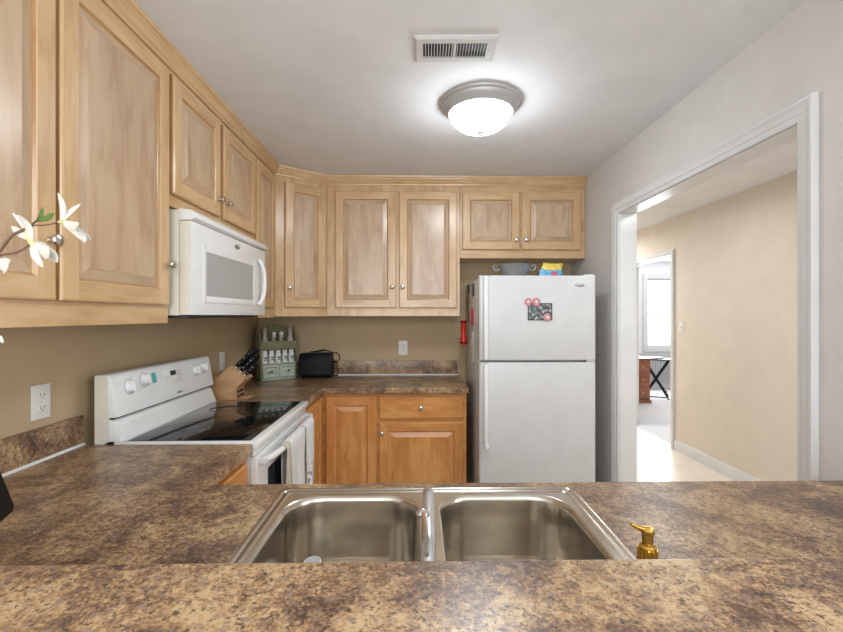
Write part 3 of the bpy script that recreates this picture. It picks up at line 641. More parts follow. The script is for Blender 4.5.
# towels over the oven handle
def towel(name, label, y0, y1, zf, zb, mat, seed, stripes=None, yb0=None, yb1=None, xo=0.0):
    """a cloth folded over the bar: front drop to zf, back drop to zb"""
    rnd = random.Random(seed); hx, hz, r = -0.551+xo, 0.849, 0.0175
    yb0 = y0 if yb0 is None else yb0; yb1 = y1 if yb1 is None else yb1
    prof = []
    for i in range(12): t = i/11; prof.append((hx-r-0.002, zb+(hz-zb)*t, -1+t))
    for i in range(1, 8): a = PI-PI*i/8; prof.append((hx+r*math.cos(a), hz+r*math.sin(a), 0))
    for i in range(16): t = i/15; prof.append((hx+r+0.003, hz-(hz-zf)*t, t))
    ny = 22; bm = bmesh.new(); G = []
    for (px, pz, t) in prof:
        row = []
        for j in range(ny+1):
            u = j/ny
            a0, a1 = (y0, y1) if t >= 0 else (y0+(yb0-y0)*(-t), y1+(yb1-y1)*(-t))
            y = a0+(a1-a0)*u
            wv = 0.0
            if t > 0: wv = (0.004+0.012*t)*(math.sin(u*9.5+seed)+0.4*math.sin(u*21+seed*2))*t**0.6; wv = max(wv, -0.012)
            z = pz
            if t > 0: z += 0.012*t*math.sin(u*4+seed)
            row.append(bm.verts.new((px+wv, y-0.004*t*math.sin(8*t), z)))
        G.append(row)
    for i in range(len(G)-1):
        for j in range(ny): bm.faces.new([G[i][j], G[i][j+1], G[i+1][j+1], G[i+1][j]])
    bmesh.ops.recalc_face_normals(bm, faces=bm.faces[:])
    mb = MB(); mb.take(bm, mat); o = mb.build(name)
    sd = o.modifiers.new('thickness', 'SOLIDIFY'); sd.thickness = 0.003; sd.offset = 0
    tag(o, label, 'towel'); return o, hx+r
t1, fx = towel('dish_towel', 'plain white dish towel in the middle of the oven handle', 1.845, 2.085, 0.47, 0.52, M['towel'], 1.0)
t2, fx2 = towel('dish_towel', 'printed white dish towel at the far end of the oven handle', 2.105, 2.262, 0.545, 0.60, M['towel_print'], 2.6)
t3, _ = towel('dish_towel', 'shaded inner side of the white dish towel beside the black oven window on the oven handle', 1.792, 1.838, 0.50, 0.815, M['towel_shaded'], 4.2)  # white towel's shaded inner side, added as a separate cream strip
# small woven print near the far towel's lower edge
nt = M['towel_print'].node_tree; b = nt.nodes['Principled BSDF']
tc = N(nt, 'ShaderNodeTexCoord'); sp_ = N(nt, 'ShaderNodeSeparateXYZ'); nt.links.new(tc.outputs['Object'], sp_.inputs[0])
mr = N(nt, 'ShaderNodeMapRange'); mr.inputs[1].default_value = 0.72; mr.inputs[2].default_value = 0.60; nt.links.new(sp_.outputs['Z'], mr.inputs[0])
nz = N(nt, 'ShaderNodeTexNoise'); nz.inputs['Scale'].default_value = 55; nt.links.new(tc.outputs['Object'], nz.inputs['Vector'])
rp = ramp(nt, [(0.52, (0, 0, 0)), (0.60, (1, 1, 1))]); nt.links.new(nz.outputs['Fac'], rp.inputs['Fac'])
mm = N(nt, 'ShaderNodeMath', operation='MULTIPLY'); nt.links.new(mr.outputs[0], mm.inputs[0]); nt.links.new(rp.outputs['Color'], mm.inputs[1])
mx = N(nt, 'ShaderNodeMix', data_type='RGBA'); nt.links.new(mm.outputs[0], mx.inputs[0]); mx.inputs[6].default_value = (0.74, 0.73, 0.72, 1); mx.inputs[7].default_value = (0.30, 0.25, 0.32, 1)
nt.links.new(mx.outputs[2], b.inputs['Base Color'])

# ------------------------------------------------------------------ microwave
MY0, MY1 = 1.702, 2.535
mw = thing('microwave', 'white over-the-range microwave mounted above the stove', 'microwave', (XL, (MY0+MY1)/2, 1.40))
hm = (MY1-MY0)/2; XX = lambda x: x-XL
w = MB(); w.box(0.004, XX(-0.932), -hm, hm, 0.006, 0.426, M['cream'], bev=0.003); w.build('body', mw)
w = MB(); w.box(0.03, XX(-0.905), -hm+0.015, hm-0.05, -0.006, 0.0055, M['dark'], bev=0.002)
w.box(XX(-1.05), XX(-0.93), -0.06, 0.06, -0.008, -0.0062, M['greyplastic']); w.build('base_plate', mw)
w = MB(); w.box(XX(-0.9305), XX(-0.8862), -hm, hm, 0.008, 0.382, M['cream'], bev=0.003); w.box(XX(-0.8860), XX(-0.882), -hm, hm, 0.008, 0.382, M['white'], bev=0.0018); d_ = w.build('door', mw)  # door sides carry the painted shade, front panel stays white
# window: raised surround + recessed grey pane
yw0, yw1, zw0, zw1 = -hm+0.115, hm-0.190, 0.088, 0.275
w = MB(); fr_ = 0.028
for (a, b_, c_, d2) in ((yw0-fr_, yw0, zw0-fr_, zw1+fr_), (yw1, yw1+fr_, zw0-fr_, zw1+fr_), (yw0, yw1, zw0-fr_, zw0), (yw0, yw1, zw1, zw1+fr_)):
    w.box(XX(-0.8818), XX(-0.8775), a, b_, c_, d2, M['white'], bev=0.0015)
sw = w.build('window_surround', d_)
w = MB(); w.box(XX(-0.8818), XX(-0.8800), yw0, yw1, zw0, zw1, M['micro_glass']); w.build('window_pane', d_)
w = MB(); hp = []
for i in range(17):
    t = -1+2*i/16; hp.append((XX(-0.878)+0.026*(1-t**4), hm-0.118+0.022*(1-t*t), 0.193+t*0.125))
w.tube(hp, 0.0115, M['white'], n=14); w.build('handle', d_)
w = MB(); w.box(XX(-0.8818), XX(-0.8795), hm-0.088, hm-0.015, 0.06, 0.335, M['plate'], bev=0.001); w.box(XX(-0.8794), XX(-0.8788), hm-0.035, hm-0.018, 0.275, 0.305, M['lcd']); w.build('control_panel', d_)
w = MB(); T = Matrix(((0, 0, 1, XX(-0.8818)), (1, 0, 0, 0.02), (0, 1, 0, 0.347), (0, 0, 0, 1)))
w.lathe([(0.022, 0.0002), (0.022, 0.002), (0.019, 0.003), (0, 0.003)], (0, 0, 0), M['silver'], T=T, sx=1.35, sy=0.55); tag(w.build('badge', d_), 'small oval grey badge')
w = MB(); w.prism([(XX(-0.931), 0.384), (XX(-0.884), 0.386), (XX(-0.868), 0.394), (XX(-0.868), 0.410), (XX(-0.880), 0.424), (XX(-0.931), 0.432)], 1, -hm, hm, M['white'], bev=0.002)
for i in range(24): w.box(XX(-0.915), XX(-0.888), -hm+0.05+i*0.031, -hm+0.062+i*0.031, 0.4265, 0.4285, M['greyplastic'])
w.build('top_vent_cornice', mw)

# ------------------------------------------------------------------ fridge
RX0, RX1, RF = 0.412, 1.160, 2.700
fg = thing('refrigerator', 'white top-freezer refrigerator against the back wall under the short cabinet', 'refrigerator', ((RX0+RX1)/2, RF, 0))
hw = (RX1-RX0)/2
w = MB(); w.box(-hw+0.004, hw-0.004, 0.072, 0.735, 0.03, 1.648, M['fridge'], bev=0.006); w.box(-hw+0.03, hw-0.03, 0.09, 0.70, 0.001, 0.0295, M['dark']); w.build('body', fg)
w = MB(); w.box(-hw+0.02, hw-0.02, 0.06, 0.0715, 0.10, 1.64, M['greyplastic']); w.build('gasket', fg)
def fridge_door(name, z0, z1):
    # gently bowed front
    poly = [(-hw, 0.058), (-hw, 0.012), (-hw+0.004, 0.004)]
    for i in range(13):
        t = -1+2*i/12; poly.append((t*(hw-0.012), -0.008*(1-t*t)+0.0))
    poly += [(hw-0.004, 0.004), (hw, 0.012), (hw, 0.058)]
    w = MB(); w.prism(poly, 2, z0, z1, M['fridge'], bev=0.003); return w.build(name, fg)
fz = fridge_door('freezer_door', 1.123, 1.660); fd = fridge_door('fridge_door', 0.105, 1.108)
w = MB(); w.prism([(-hw+0.024, -0.001), (-hw+0.026, -0.030), (-hw+0.034, -0.036), (-hw+0.048, -0.034), (-hw+0.054, -0.026), (-hw+0.056, -0.003)], 2, 1.128, 1.655, M['white'], bev=0.003); w.build('handle', fz)
w = MB(); w.prism([(-hw+0.024, -0.001), (-hw+0.026, -0.030), (-hw+0.034, -0.036), (-hw+0.048, -0.034), (-hw+0.054, -0.026), (-hw+0.056, -0.003)], 2, 0.60, 1.103, M['white'], bev=0.003); w.box(-hw+0.030, -hw+0.058, -0.037, -0.003, 0.565, 0.60, M['white'], bev=0.008); w.build('handle', fd)
w = MB(); T = Matrix(((1, 0, 0, hw-0.108), (0, 0, -1, -0.0030), (0, 1, 0, 1.600), (0, 0, 0, 1)))
w.lathe([(0.017, -0.002), (0.017, 0.002), (0.014, 0.003), (0, 0.003)], (0, 0, 0), M['silver'], T=T, sx=1.9, sy=0.72, n=32)
for i in range(8): w.box(-0.018+i*0.005, -0.0155+i*0.005, -0.003, 0.002+0.002*(i % 3), 0.0031, 0.0037, M['greyplastic'], T=T)
tag(w.build('badge', fz), 'oval grey badge')
w = MB(); w.box(hw-0.075, hw-0.006, 0.012, 0.11, 1.6605, 1.668, M['white'], bev=0.003); w.build('hinge_cover', fg)
w = MB(); w.box(hw-0.06, hw-0.005, 0.005, 0.055, 1.1095, 1.1215, M['greyplastic'], bev=0.002); w.build('middle_hinge', fg)

# things on the fridge
def on_front(x, z, off=0.0):    # local x right, local y up, local z towards the viewer, on the bowed freezer door
    t = (x-(RX0+RX1)/2)/(hw-0.012); yb = RF-0.008*(1-t*t)
    return Matrix(((1, 0, 0, x), (0, 0, -1, yb-off), (0, 1, 0, z), (0, 0, 0, 1)))
w = MB(); T = on_front(0.797, 1.430, 0.0006); w.box(-0.074, 0.074, -0.052, 0.052, 0, 0.004, M['snap'], bev=0.0008, T=T)
for (a, b_, c_, d2) in ((-0.077, -0.072, -0.054, 0.054), (0.072, 0.077, -0.054, 0.054), (-0.072, 0.072, -0.054, -0.050), (-0.072, 0.072, 0.050, 0.054)): w.box(a, b_, c_, d2, 0.0, 0.0055, M['dark'], T=T)
tag(w.build('photo_magnet'), 'black and white photo in a thin dark frame on the freezer door', 'photo')
def flower_magnet(label, x, z, r, off):
    w = MB(); T = on_front(x, z, off)
    for i in range(8):
        a = 2*PI*i/8; w.lathe([(0, 0), (r*0.36, 0.0), (r*0.40, 0.002), (r*0.3, 0.004), (0, 0.0045)], (0, 0, 0), M['pink'], T=T @ Matrix.Translation((r*0.62*math.cos(a), r*0.62*math.sin(a), 0)), n=12)
    o = w.build('flower_magnet')
    w = MB(); w.lathe([(0, 0.0035), (r*0.34, 0.0035), (r*0.36, 0.006), (r*0.2, 0.008), (0, 0.008)], (0, 0, 0), M['paper_white'], T=T, n=14); tag(w.build('flower_centre', o), 'white flower centre')
    return tag(o, label, 'magnet', 'pink flower magnets on the freezer door')
flower_magnet('pink flower magnet on the top left corner of the framed photo', 0.722, 1.492, 0.025, 0.0066)
flower_magnet('pink flower magnet over the middle of the photo top edge', 0.772, 1.492, 0.027, 0.0066)
flower_magnet('pink flower magnet on the lower right corner of the framed photo', 0.842, 1.394, 0.026, 0.0066)
SXF = RX0+0.004              # fridge side plane
def side_card(name, label, cat, y0, y1, z0, z1, mat, th=0.003):
    w = MB(); w.box(SXF-th-0.0005, SXF-0.0005, y0, y1, z0, z1, mat, bev=0.0006); return tag(w.build(name), label, cat)
side_card('photo_card', 'tan snapshot strip on the left side of the fridge behind the pink card', 'photo', 3.15, 3.33, 1.36, 1.56, M['paper_tan'])
side_card('note_card', 'hot pink card on the left side of the fridge', 'card', 2.965, 3.10, 1.335, 1.455, M['paper_pink'])
side_card('photo_card', 'dark photo high on the left side of the fridge, nearer the front', 'photo', 2.93, 3.05, 1.54, 1.63, M['paper_dark'])
side_card('photo_card', 'dark photo high on the left side of the fridge, nearer the wall', 'photo', 3.17, 3.30, 1.575, 1.64, M['paper_dark'])
side_card('note_paper', 'white note paper low on the left side of the fridge', 'paper', 2.98, 3.20, 1.08, 1.29, M['paper_white'])
fl = thing('flashlight', 'red flashlight hanging upright on the left side of the fridge', 'flashlight', (0.3815, 3.30, 1.18))
w = MB(); w.lathe([(0, 0.0), (0.026, 0.0), (0.027, 0.006), (0.027, 0.05), (0.021, 0.062), (0.0205, 0.16), (0.024, 0.166), (0.024, 0.186), (0.018, 0.19), (0, 0.19)], (0, 0, 0), M['red'], n=24); w.build('body', fl)
w = MB(); w.lathe([(0.0276, 0.012), (0.0276, 0.022), (0.0272, 0.022)], (0, 0, 0), M['black'], n=24); w.build('grip_ring', fl); w = MB(); w.lathe([(0.0244, 0.170), (0.0248, 0.180), (0.0242, 0.182)], (0, 0, 0), M['black'], n=24); w.build('grip_ring', fl)
bw = thing('serving_dish', 'pewter dish with two curled handles on top of the fridge', 'dish', (0.697, 2.96, 1.6495))
w = MB(); w.lathe([(0, 0.0), (0.07, 0.0), (0.072, 0.006), (0.062, 0.012), (0.085, 0.035), (0.098, 0.075), (0.112, 0.105), (0.116, 0.108), (0.112, 0.110), (0.094, 0.078), (0.08, 0.038), (0.05, 0.018), (0, 0.016)], (0, 0, 0), M['silver'], n=40)
w.build('bowl', bw)
for sg in (-1, 1):
    w = MB(); w.tube([(sg*0.100, 0, 0.082), (sg*0.118, 0, 0.070), (sg*0.138, 0, 0.072), (sg*0.150, 0, 0.092), (sg*0.142, 0, 0.110), (sg*0.128, 0, 0.106), (sg*0.127, 0, 0.095)], [0.006, 0.006, 0.006, 0.006, 0.006, 0.005, 0.004], M['silver']); w.build('handle', bw)
def snack_bag():
    o = thing('snack_bag', 'crumpled blue and yellow snack bag on top of the fridge, right of the dish', 'bag', (0.955, 2.98, 1.6497), 0.15)
    def surf(v0, v1, mat, nm):
        bm = bmesh.new(); nu = 20; nv = 8; rows = []
        rnd = random.Random(5)
        for j in range(nv+1):
            v = v0+(v1-v0)*j/nv; row = []
            for i in range(nu):
                a = 2*PI*i/nu
                wx = 0.098*(1-0.30*v)+0.004*math.sin(5*a+9*v); wy = 0.040*(1-v)**0.8+0.004
                row.append(bm.verts.new((wx*math.cos(a)+0.018*v+rnd.uniform(-.003, .003), wy*math.sin(a)+rnd.uniform(-.003, .003), 0.122*v*(1+0.05*math.cos(2*a))+rnd.uniform(-.002, .002)*(v > 0.05))))
            rows.append(row)
        for j in range(nv):
            for i in range(nu): bm.faces.new([rows[j][i], rows[j][(i+1) % nu], rows[j+1][(i+1) % nu], rows[j+1][i]])
        bm.faces.new(rows[0][::-1]); bm.faces.new(rows[-1])
        mb = MB(); mb.take(bm, mat); return mb.build(nm, o)
    surf(0.0, 0.62, M['bag_blue'], 'lower_bag'); surf(0.625, 1.0, M['bag_yellow'], 'upper_bag')
    w = MB(); w.box(-0.005, 0.035, -0.036, -0.030, 0.02, 0.06, M['paper_pink'], bev=0.002); w.build('printed_patch', o)
snack_bag()

# ------------------------------------------------------------------ things on the back corner worktop
kb = thing('knife_block', 'slanted pale wooden knife block beside the stove', 'knife block', (-1.10, 2.53, CZ+0.0005))
bp_ = [(-0.105, 0.0), (0.078, 0.0), (0.070, 0.062), (0.128, 0.118), (0.045, 0.198), (-0.105, 0.070)]
w = MB(); w.prism(bp_, 1, -0.062, 0.062, M['block'], 0, bev=0.002); w.build('body', kb)
w = MB()
for i in range(3):
    for j in range(2): w.box(0.0765-0.003*j, 0.0785-0.003*j, -0.045+i*0.034, -0.022+i*0.034, 0.008+0.026*j, 0.026+0.026*j, M['dark'])
w.build('side_slot', kb)
w = MB(); w.box(0.079, 0.125, -0.02, 0.055, 0.0, 0.008, M['block'], 0, bev=0.001); w.build('foot', kb)
E0 = Vector((0.128, 0, 0.118)); E1 = Vector((0.045, 0, 0.198)); ez = (E1-E0).normalized(); en = Vector((-ez.z*-1, 0, -ez.x)).normalized()
en = Vector((ez.z, 0, -ez.x)).normalized()
kl = [('top row of the block, nearest the camera', 0.80, -0.042, 0.145), ('top row of the block, in the middle', 0.80, 0.0, 0.150), ('top row of the block, nearest the wall', 0.80, 0.042, 0.145),
      ('middle row of the block, nearest the camera', 0.50, -0.040, 0.12), ('middle row of the block, in the middle', 0.50, 0.0, 0.12), ('middle row of the block, nearest the wall', 0.50, 0.040, 0.12),
      ('bottom row of the block, nearest the camera', 0.20, -0.036, 0.085), ('bottom row of the block, nearest the wall', 0.20, 0.018, 0.085)]
for txt, t, yy, ln in kl:
    base = Vector(kb.location)+E0.lerp(E1, t)+Vector((0, yy, 0))+en*0.0006
    kn = thing('knife', 'black-handled kitchen knife with steel rivets in the '+txt, 'knife', base, 0, 'knives in the wooden block')
    side = Vector((0, 1, 0)); upv = en.cross(side)
    T = Matrix(((side.x, upv.x, en.x, 0), (side.y, upv.y, en.y, 0), (side.z, upv.z, en.z, 0), (0, 0, 0, 1)))
    w = MB(); w.box(-0.0055, 0.0055, -0.010, 0.010, 0.0, 0.010, M['steel'], bev=0.001, T=T); w.build('bolster', kn)
    w = MB(); w.prism([(-0.009, 0.0102), (0.009, 0.0102), (0.0105, 0.03), (0.009, ln*0.6), (0.013, ln-0.006), (0.010, ln), (-0.011, ln), (-0.013, ln*0.85), (-0.010, ln*0.5)], 0, -0.0075, 0.0075, M['black'], bev=0.0025, T=T); hn = w.build('handle', kn)
    for q in (0.25, 0.5, 0.75):
        w = MB(); w.lathe([(0, -0.0082), (0.003, -0.0082), (0.003, 0.0082), (0, 0.0082)], (0, 0, ln*q+0.005), M['steel'], axis=0, n=10, T=T); w.build('rivet', hn)

# spice rack, turned to face the room from the corner
RA = math.radians(40)
RO = Vector((-1.134, 3.162, CZ+0.0005))
rk = thing('spice_rack', 'green painted wooden spice rack with two shelves in the back corner', 'spice rack', RO, RA)
RW, RD = 0.288, 0.105
for sx in (0, RW-0.012):
    w = MB(); w.prism([(0, 0), (RD, 0), (RD, 0.385), (RD-0.035, 0.395), (RD-0.05, 0.36), (0.03, 0.345), (0.012, 0.30), (0.0, 0.27), (0.006, 0.22), (0.0, 0.165)], 0, sx, sx+0.012, M['green'], bev=0.0015); w.build('side_panel', rk)
w = MB(); w.prism([(0.0125, 0.0), (RW-0.0125, 0.0), (RW-0.0125, 0.36), (RW*0.75, 0.40), (RW*0.5, 0.415), (RW*0.25, 0.40), (0.0125, 0.36)], 1, RD-0.010, RD, M['green'], 0); w.build('back_panel', rk)
for nm, z in (('bottom_board', 0.0), ('shelf', 0.118), ('shelf', 0.268)):
    w = MB(); w.box(0.0125, RW-0.0125, 0.004, RD-0.0105, z, z+0.010, M['green2'] if z < 0.2 else M['green'], 0, bev=0.001); w.build(nm, rk)
w = MB(); w.box(0.0125, RW-0.0125, -0.001, 0.0035, 0.225, 0.292, M['green'], 0, bev=0.002); w.build('front_rail', rk)
w = MB(); w.box(-0.004, RW+0.004, -0.010, RD, -0.0003, 0.010, M['green2'], 0, bev=0.002); w.bid = 0
for q in (0, 1):
    x0 = 0.0145+q*(RW-0.029)/2+q*0.001; x1 = x0+(RW-0.029)/2-0.002
    w = MB(); ring_door(w, x0, x1, 0.014, 0.114, -0.008, M['green2'], frame=0.016, th=0.011); o = w.build('drawer', rk)
    k = MB(); k.lathe([(0.003, 0), (0.003, -0.006), (0.0075, -0.009), (0.008, -0.013), (0.004, -0.016), (0, -0.016)], ((x0+x1)/2, -0.0072, 0.066), M['print'], axis=1, n=14); k.build('knob', o)
RT = Matrix.Translation(RO) @ Matrix.Rotation(RA, 4, 'Z')
def jar(name, label, cat, lx, ly, lz, h, r, mat, capmat, group, mill=False):
    t = thing(name, label, cat, RT @ Vector((lx, ly, lz)), RA, group)
    w = MB()
    if mill: w.lathe([(0, 0), (r, 0), (r*1.05, 0.008), (r*0.9, h*0.25), (r*0.6, h*0.42), (r*0.85, h*0.6), (r*0.6, h*0.64), (0, h*0.64)], (0, 0, 0), mat, n=18)
    else: w.lathe([(0, 0), (r, 0), (r, h*0.68), (r*0.8, h*0.74), (0, h*0.74)], (0, 0, 0), mat, n=18)
    bo = w.build('body', t)
    w = MB()
    if mill: w.lathe([(0, h*0.645), (r*0.62, h*0.645), (r*0.9, h*0.72), (r*0.7, h*0.86), (r*0.25, h*0.9), (r*0.35, h*0.95), (r*0.2, h), (0, h)], (0, 0, 0), mat, n=18)
    else: w.lathe([(0, h*0.745), (r*0.86, h*0.745), (r*0.88, h*0.97), (r*0.7, h), (0, h)], (0, 0, 0), capmat, n=18)
    w.build('lid', t)
    if not mill:
        w = MB()
        for (q, e) in ((0.22, 0.30), (0.36, 0.48)): w.box(-r*0.45, r*0.45, -r*1.03, -r*0.85, h*q, h*e, M['print'], bev=0.0005)
        w.build('printed_label', t)
    return t
ordl = ['leftmost', 'second from left', 'middle', 'second from right', 'rightmost']
for i in range(5):
    jar('spice_jar', ordl[i]+' of five white spice jars on the lower shelf of the green rack', 'jar', 0.040+i*(RW-0.080)/4, 0.026, 0.1285, 0.094, 0.0215, M['ceramic'], M['ceramic'], 'white spice jars on the lower shelf')
jar('spice_jar', 'left one of the two small jars on the upper shelf of the green rack', 'jar', 0.112, 0.028, 0.2785, 0.082, 0.0185, M['clearjar'], M['ceramic'], 'jars on the upper shelf')
jar('spice_jar', 'right one of the two small jars on the upper shelf of the green rack', 'jar', 0.170, 0.028, 0.2785, 0.082, 0.0185, M['clearjar'], M['ceramic'], 'jars on the upper shelf')
jar('spice_mill', 'tall pale mill at the left end of the upper shelf of the rack', 'mill', 0.042, 0.030, 0.2785, 0.125, 0.022, M['clearjar'], M['ceramic'], 'mills on the upper shelf', True)
jar('spice_mill', 'tall pale mill at the right end of the upper shelf of the rack', 'mill', 0.242, 0.030, 0.2785, 0.128, 0.024, M['clearjar'], M['ceramic'], 'mills on the upper shelf', True)

# toaster
ts = thing('toaster', 'black two-slot toaster on the worktop by the back wall', 'toaster', (-0.760, 3.350, CZ+0.0005), 0.10)
w = MB(); prt = [(-0.066, 0.012), (0.066, 0.012), (0.076, 0.03), (0.074, 0.145), (0.060, 0.182), (0.03, 0.192), (-0.03, 0.192), (-0.060, 0.182), (-0.074, 0.145), (-0.076, 0.03)]
w.prism(prt, 0, -0.128, 0.120, M['black'], bev=0.006); bd_ = w.build('body', ts)
for yy in (-0.026, 0.026):
    w = MB(); w.box(-0.10, 0.085, yy-0.013, yy+0.013, 0.1915, 0.1935, M['dark'], bev=0.0004); w.build('slot', ts)
w = MB(); w.box(0.1203, 0.128, -0.05, 0.05, 0.03, 0.14, M['black'], bev=0.002); w.build('end_panel', ts)
w = MB(); w.box(0.1283, 0.150, -0.024, 0.024, 0.115, 0.130, M['black'], bev=0.004); w.build('lever', ts)
for (a, c) in ((-0.10, -0.05), (-0.10, 0.05), (0.09, -0.05), (0.09, 0.05)):
    w = MB(); w.lathe([(0, 0), (0.010, 0), (0.010, 0.0118), (0, 0.0118)], (a, c, 0), M['black'], n=14); w.build('foot', ts)
w = MB(); w.tube([(-0.06, 0.02, 0.198), (0.0, 0.03, 0.206), (0.05, 0.01, 0.216), (0.09, -0.01, 0.206), (0.125, 0.005, 0.192), (0.150, 0.02, 0.19), (0.172, 0.03, 0.165), (0.168, 0.04, 0.135), (0.150, 0.045, 0.12), (0.148, 0.05, 0.08), (0.160, 0.05, 0.04), (0.15, 0.06, 0.006), (0.1, 0.09, 0.006)], 0.0038, M['black'], n=8); w.build('cord', ts)
w = MB(); w.tube([(-0.03, 0.0, 0.198), (0.03, -0.02, 0.208), (0.075, 0.0, 0.212), (0.10, 0.02, 0.20)], 0.0038, M['black'], n=8); w.build('cord', ts)

# ------------------------------------------------------------------ cover plates
def outlet(name, label, cat, T, kind):
    w = MB(); w.box(-0.036, 0.036, -0.058, 0.058, 0.0005, 0.006, M['plate'], bev=0.002, T=T); o = w.build(name); tag(o, label, cat)
    if kind == 'duplex':
        for zz in (-0.021, 0.021):
            w = MB(); w.lathe([(0.0165, 0.0061), (0.0165, 0.0085), (0.015, 0.009), (0, 0.009)], (0, zz, 0), M['plate'], T=T, sx=1.0, sy=0.85)
            r_ = w.build('receptacle', o); w = MB()
            for xx, hh in ((-0.0065, 0.0045), (0.0065, 0.0038)): w.box(xx-0.0011, xx+0.0011, zz+0.001-hh, zz+0.001+hh+0.003, 0.0091, 0.0095, M['dark'], T=T)
            w.lathe([(0, 0.0091), (0.0022, 0.0091), (0.0022, 0.0095), (0, 0.0095)], (0, zz-0.008, 0), M['dark'], T=T, n=10)
            w.build('slot', r_)
    elif kind == 'block':
        w = MB(); w.box(-0.0165, 0.0165, -0.033, 0.033, 0.0061, 0.0085, M['plate'], bev=0.001, T=T); r_ = w.build('receptacle', o)
        w = MB()
        for zz in (-0.02, 0.02):
            for xx in (-0.006, 0.006): w.box(xx-0.0012, xx+0.0012, zz-0.004, zz+0.005, 0.0086, 0.009, M['dark'], T=T)
        w.build('slot', r_)
    else:
        w = MB(); w.box(-0.0045, 0.0045, -0.010, 0.010, 0.0061, 0.0095, M['plate'], bev=0.001, T=T); w.box(-0.003, 0.003, 0.0, 0.008, 0.0096, 0.018, M['plate'], bev=0.001, T=T); w.build('toggle', o)
    for zz in ((-0.048, 0.048) if kind != 'duplex' else (0.0,)):
        w = MB(); w.lathe([(0, 0.0061), (0.003, 0.0061), (0.0025, 0.0072), (0, 0.0074)], (0, zz, 0), M['greyplastic'], T=T, n=10); w.build('screw', o)
    return o
def TX(x, y, z): return Matrix(((0, 0, 1, x), (1, 0, 0, y), (0, 1, 0, z), (0, 0, 0, 1)))
outlet('wall_outlet', 'white duplex outlet on the left wall left of the stove', 'outlet', TX(XL, 1.458, 1.115), 'duplex')
outlet('wall_outlet', 'white outlet plate on the left wall behind the knife block', 'outlet', TX(XL, 2.815, 1.110), 'block')
outlet('wall_outlet', 'white outlet plate on the back wall between the toaster and the fridge', 'outlet', Matrix(((1, 0, 0, -0.092), (0, 0, -1, YB), (0, 1, 0, 1.142), (0, 0, 0, 1))), 'duplex')
outlet('light_switch', 'white light switch on the beige hall wall beside the study doorway', 'light switch', Matrix(((0, 0, -1, HX), (-1, 0, 0, 4.305), (0, 1, 0, 1.285), (0, 0, 0, 1))), 'switch')

# ------------------------------------------------------------------ ceiling lamp and vent
cl = thing('ceiling_light', 'round flush ceiling light with a frosted dome and grey metal rim', 'ceiling light', (0.322, 2.07, ZC))
w = MB(); w.lathe([(0, -0.0005), (0.196, -0.0005), (0.198, -0.006), (0.194, -0.014), (0.186, -0.018), (0.184, -0.026), (0.176, -0.036), (0.160, -0.050), (0.156, -0.056), (0.148, -0.056), (0.148, -0.045), (0, -0.045)], (0, 0, 0), M['pan'], n=64); w.build('rim', cl)
w = MB(); prf = [(0.147, -0.050)]
for i in range(1, 14):
    a = PI/2*i/13; prf.append((0.147*math.cos(a)**0.9, -0.050-0.088*math.sin(a)))
prf[-1] = (0.001, -0.138)
w.lathe(prf, (0, 0, 0), M['dome'], n=64, cap=False); tag(w.build('dome', cl), 'glowing frosted glass dome')
w = MB(); w.lathe([(0.0, -0.132), (0.019, -0.1345), (0.020, -0.140), (0.015, -0.147), (0.007, -0.152), (0.006, -0.157), (0, -0.159)], (0, 0, 0), M['pan'], n=20); w.build('finial', cl)
vt = thing('ceiling_vent', 'white rectangular louvred vent in the ceiling near the light', 'vent', (0.156, 1.648, ZC), -0.03)
w = MB()
ox, oy, ix, iy = 0.156, 0.080, 0.122, 0.046
def frame_ring(mb, o0, z0, o1, z1):
    A = [(-o0[0], -o0[1], z0), (o0[0], -o0[1], z0), (o0[0], o0[1], z0), (-o0[0], o0[1], z0)]; B = [(-o1[0], -o1[1], z1), (o1[0], -o1[1], z1), (o1[0], o1[1], z1), (-o1[0], o1[1], z1)]
    mb.add(A+B, [[i, 4+i, 4+(i+1) % 4, (i+1) % 4] for i in range(4)], M['trim'])
frame_ring(w, (ox, oy), -0.0005, (ox, oy), -0.004); frame_ring(w, (ox, oy), -0.004, (ox-0.010, oy-0.010), -0.010); frame_ring(w, (ox-0.010, oy-0.010), -0.010, (ix, iy), -0.010); frame_ring(w, (ix, iy), -0.010, (ix, iy), -0.001)
w.box(-0.005, 0.005, -iy, iy, -0.0098, -0.002, M['trim']); w.build('frame', vt, smooth=False)
w = MB(); w.box(-ix, ix, -iy, iy, -0.0018, -0.0008, M['dark']); w.build('duct_opening', vt)
w = MB()
for s_ in (-1, 1):
    for i in range(10):
        xx = s_*(0.011+i*0.0113); T = Matrix.Translation((xx, 0, -0.0062)) @ Matrix.Rotation(s_*0.2, 4, 'Y')
        w.box(-0.0010, 0.0010, -iy+0.0005, iy-0.0005, -0.0045, 0.0038, M['trim'], T=T)
w.build('louvre', vt, smooth=False)
for s_ in (-1, 1):
    w = MB(); w.lathe([(0, -0.0135), (0.003, -0.0125), (0.005, -0.0102), (0, -0.0102)], (s_*0.134, 0, 0), M['greyplastic'], n=12); w.build('screw', vt)

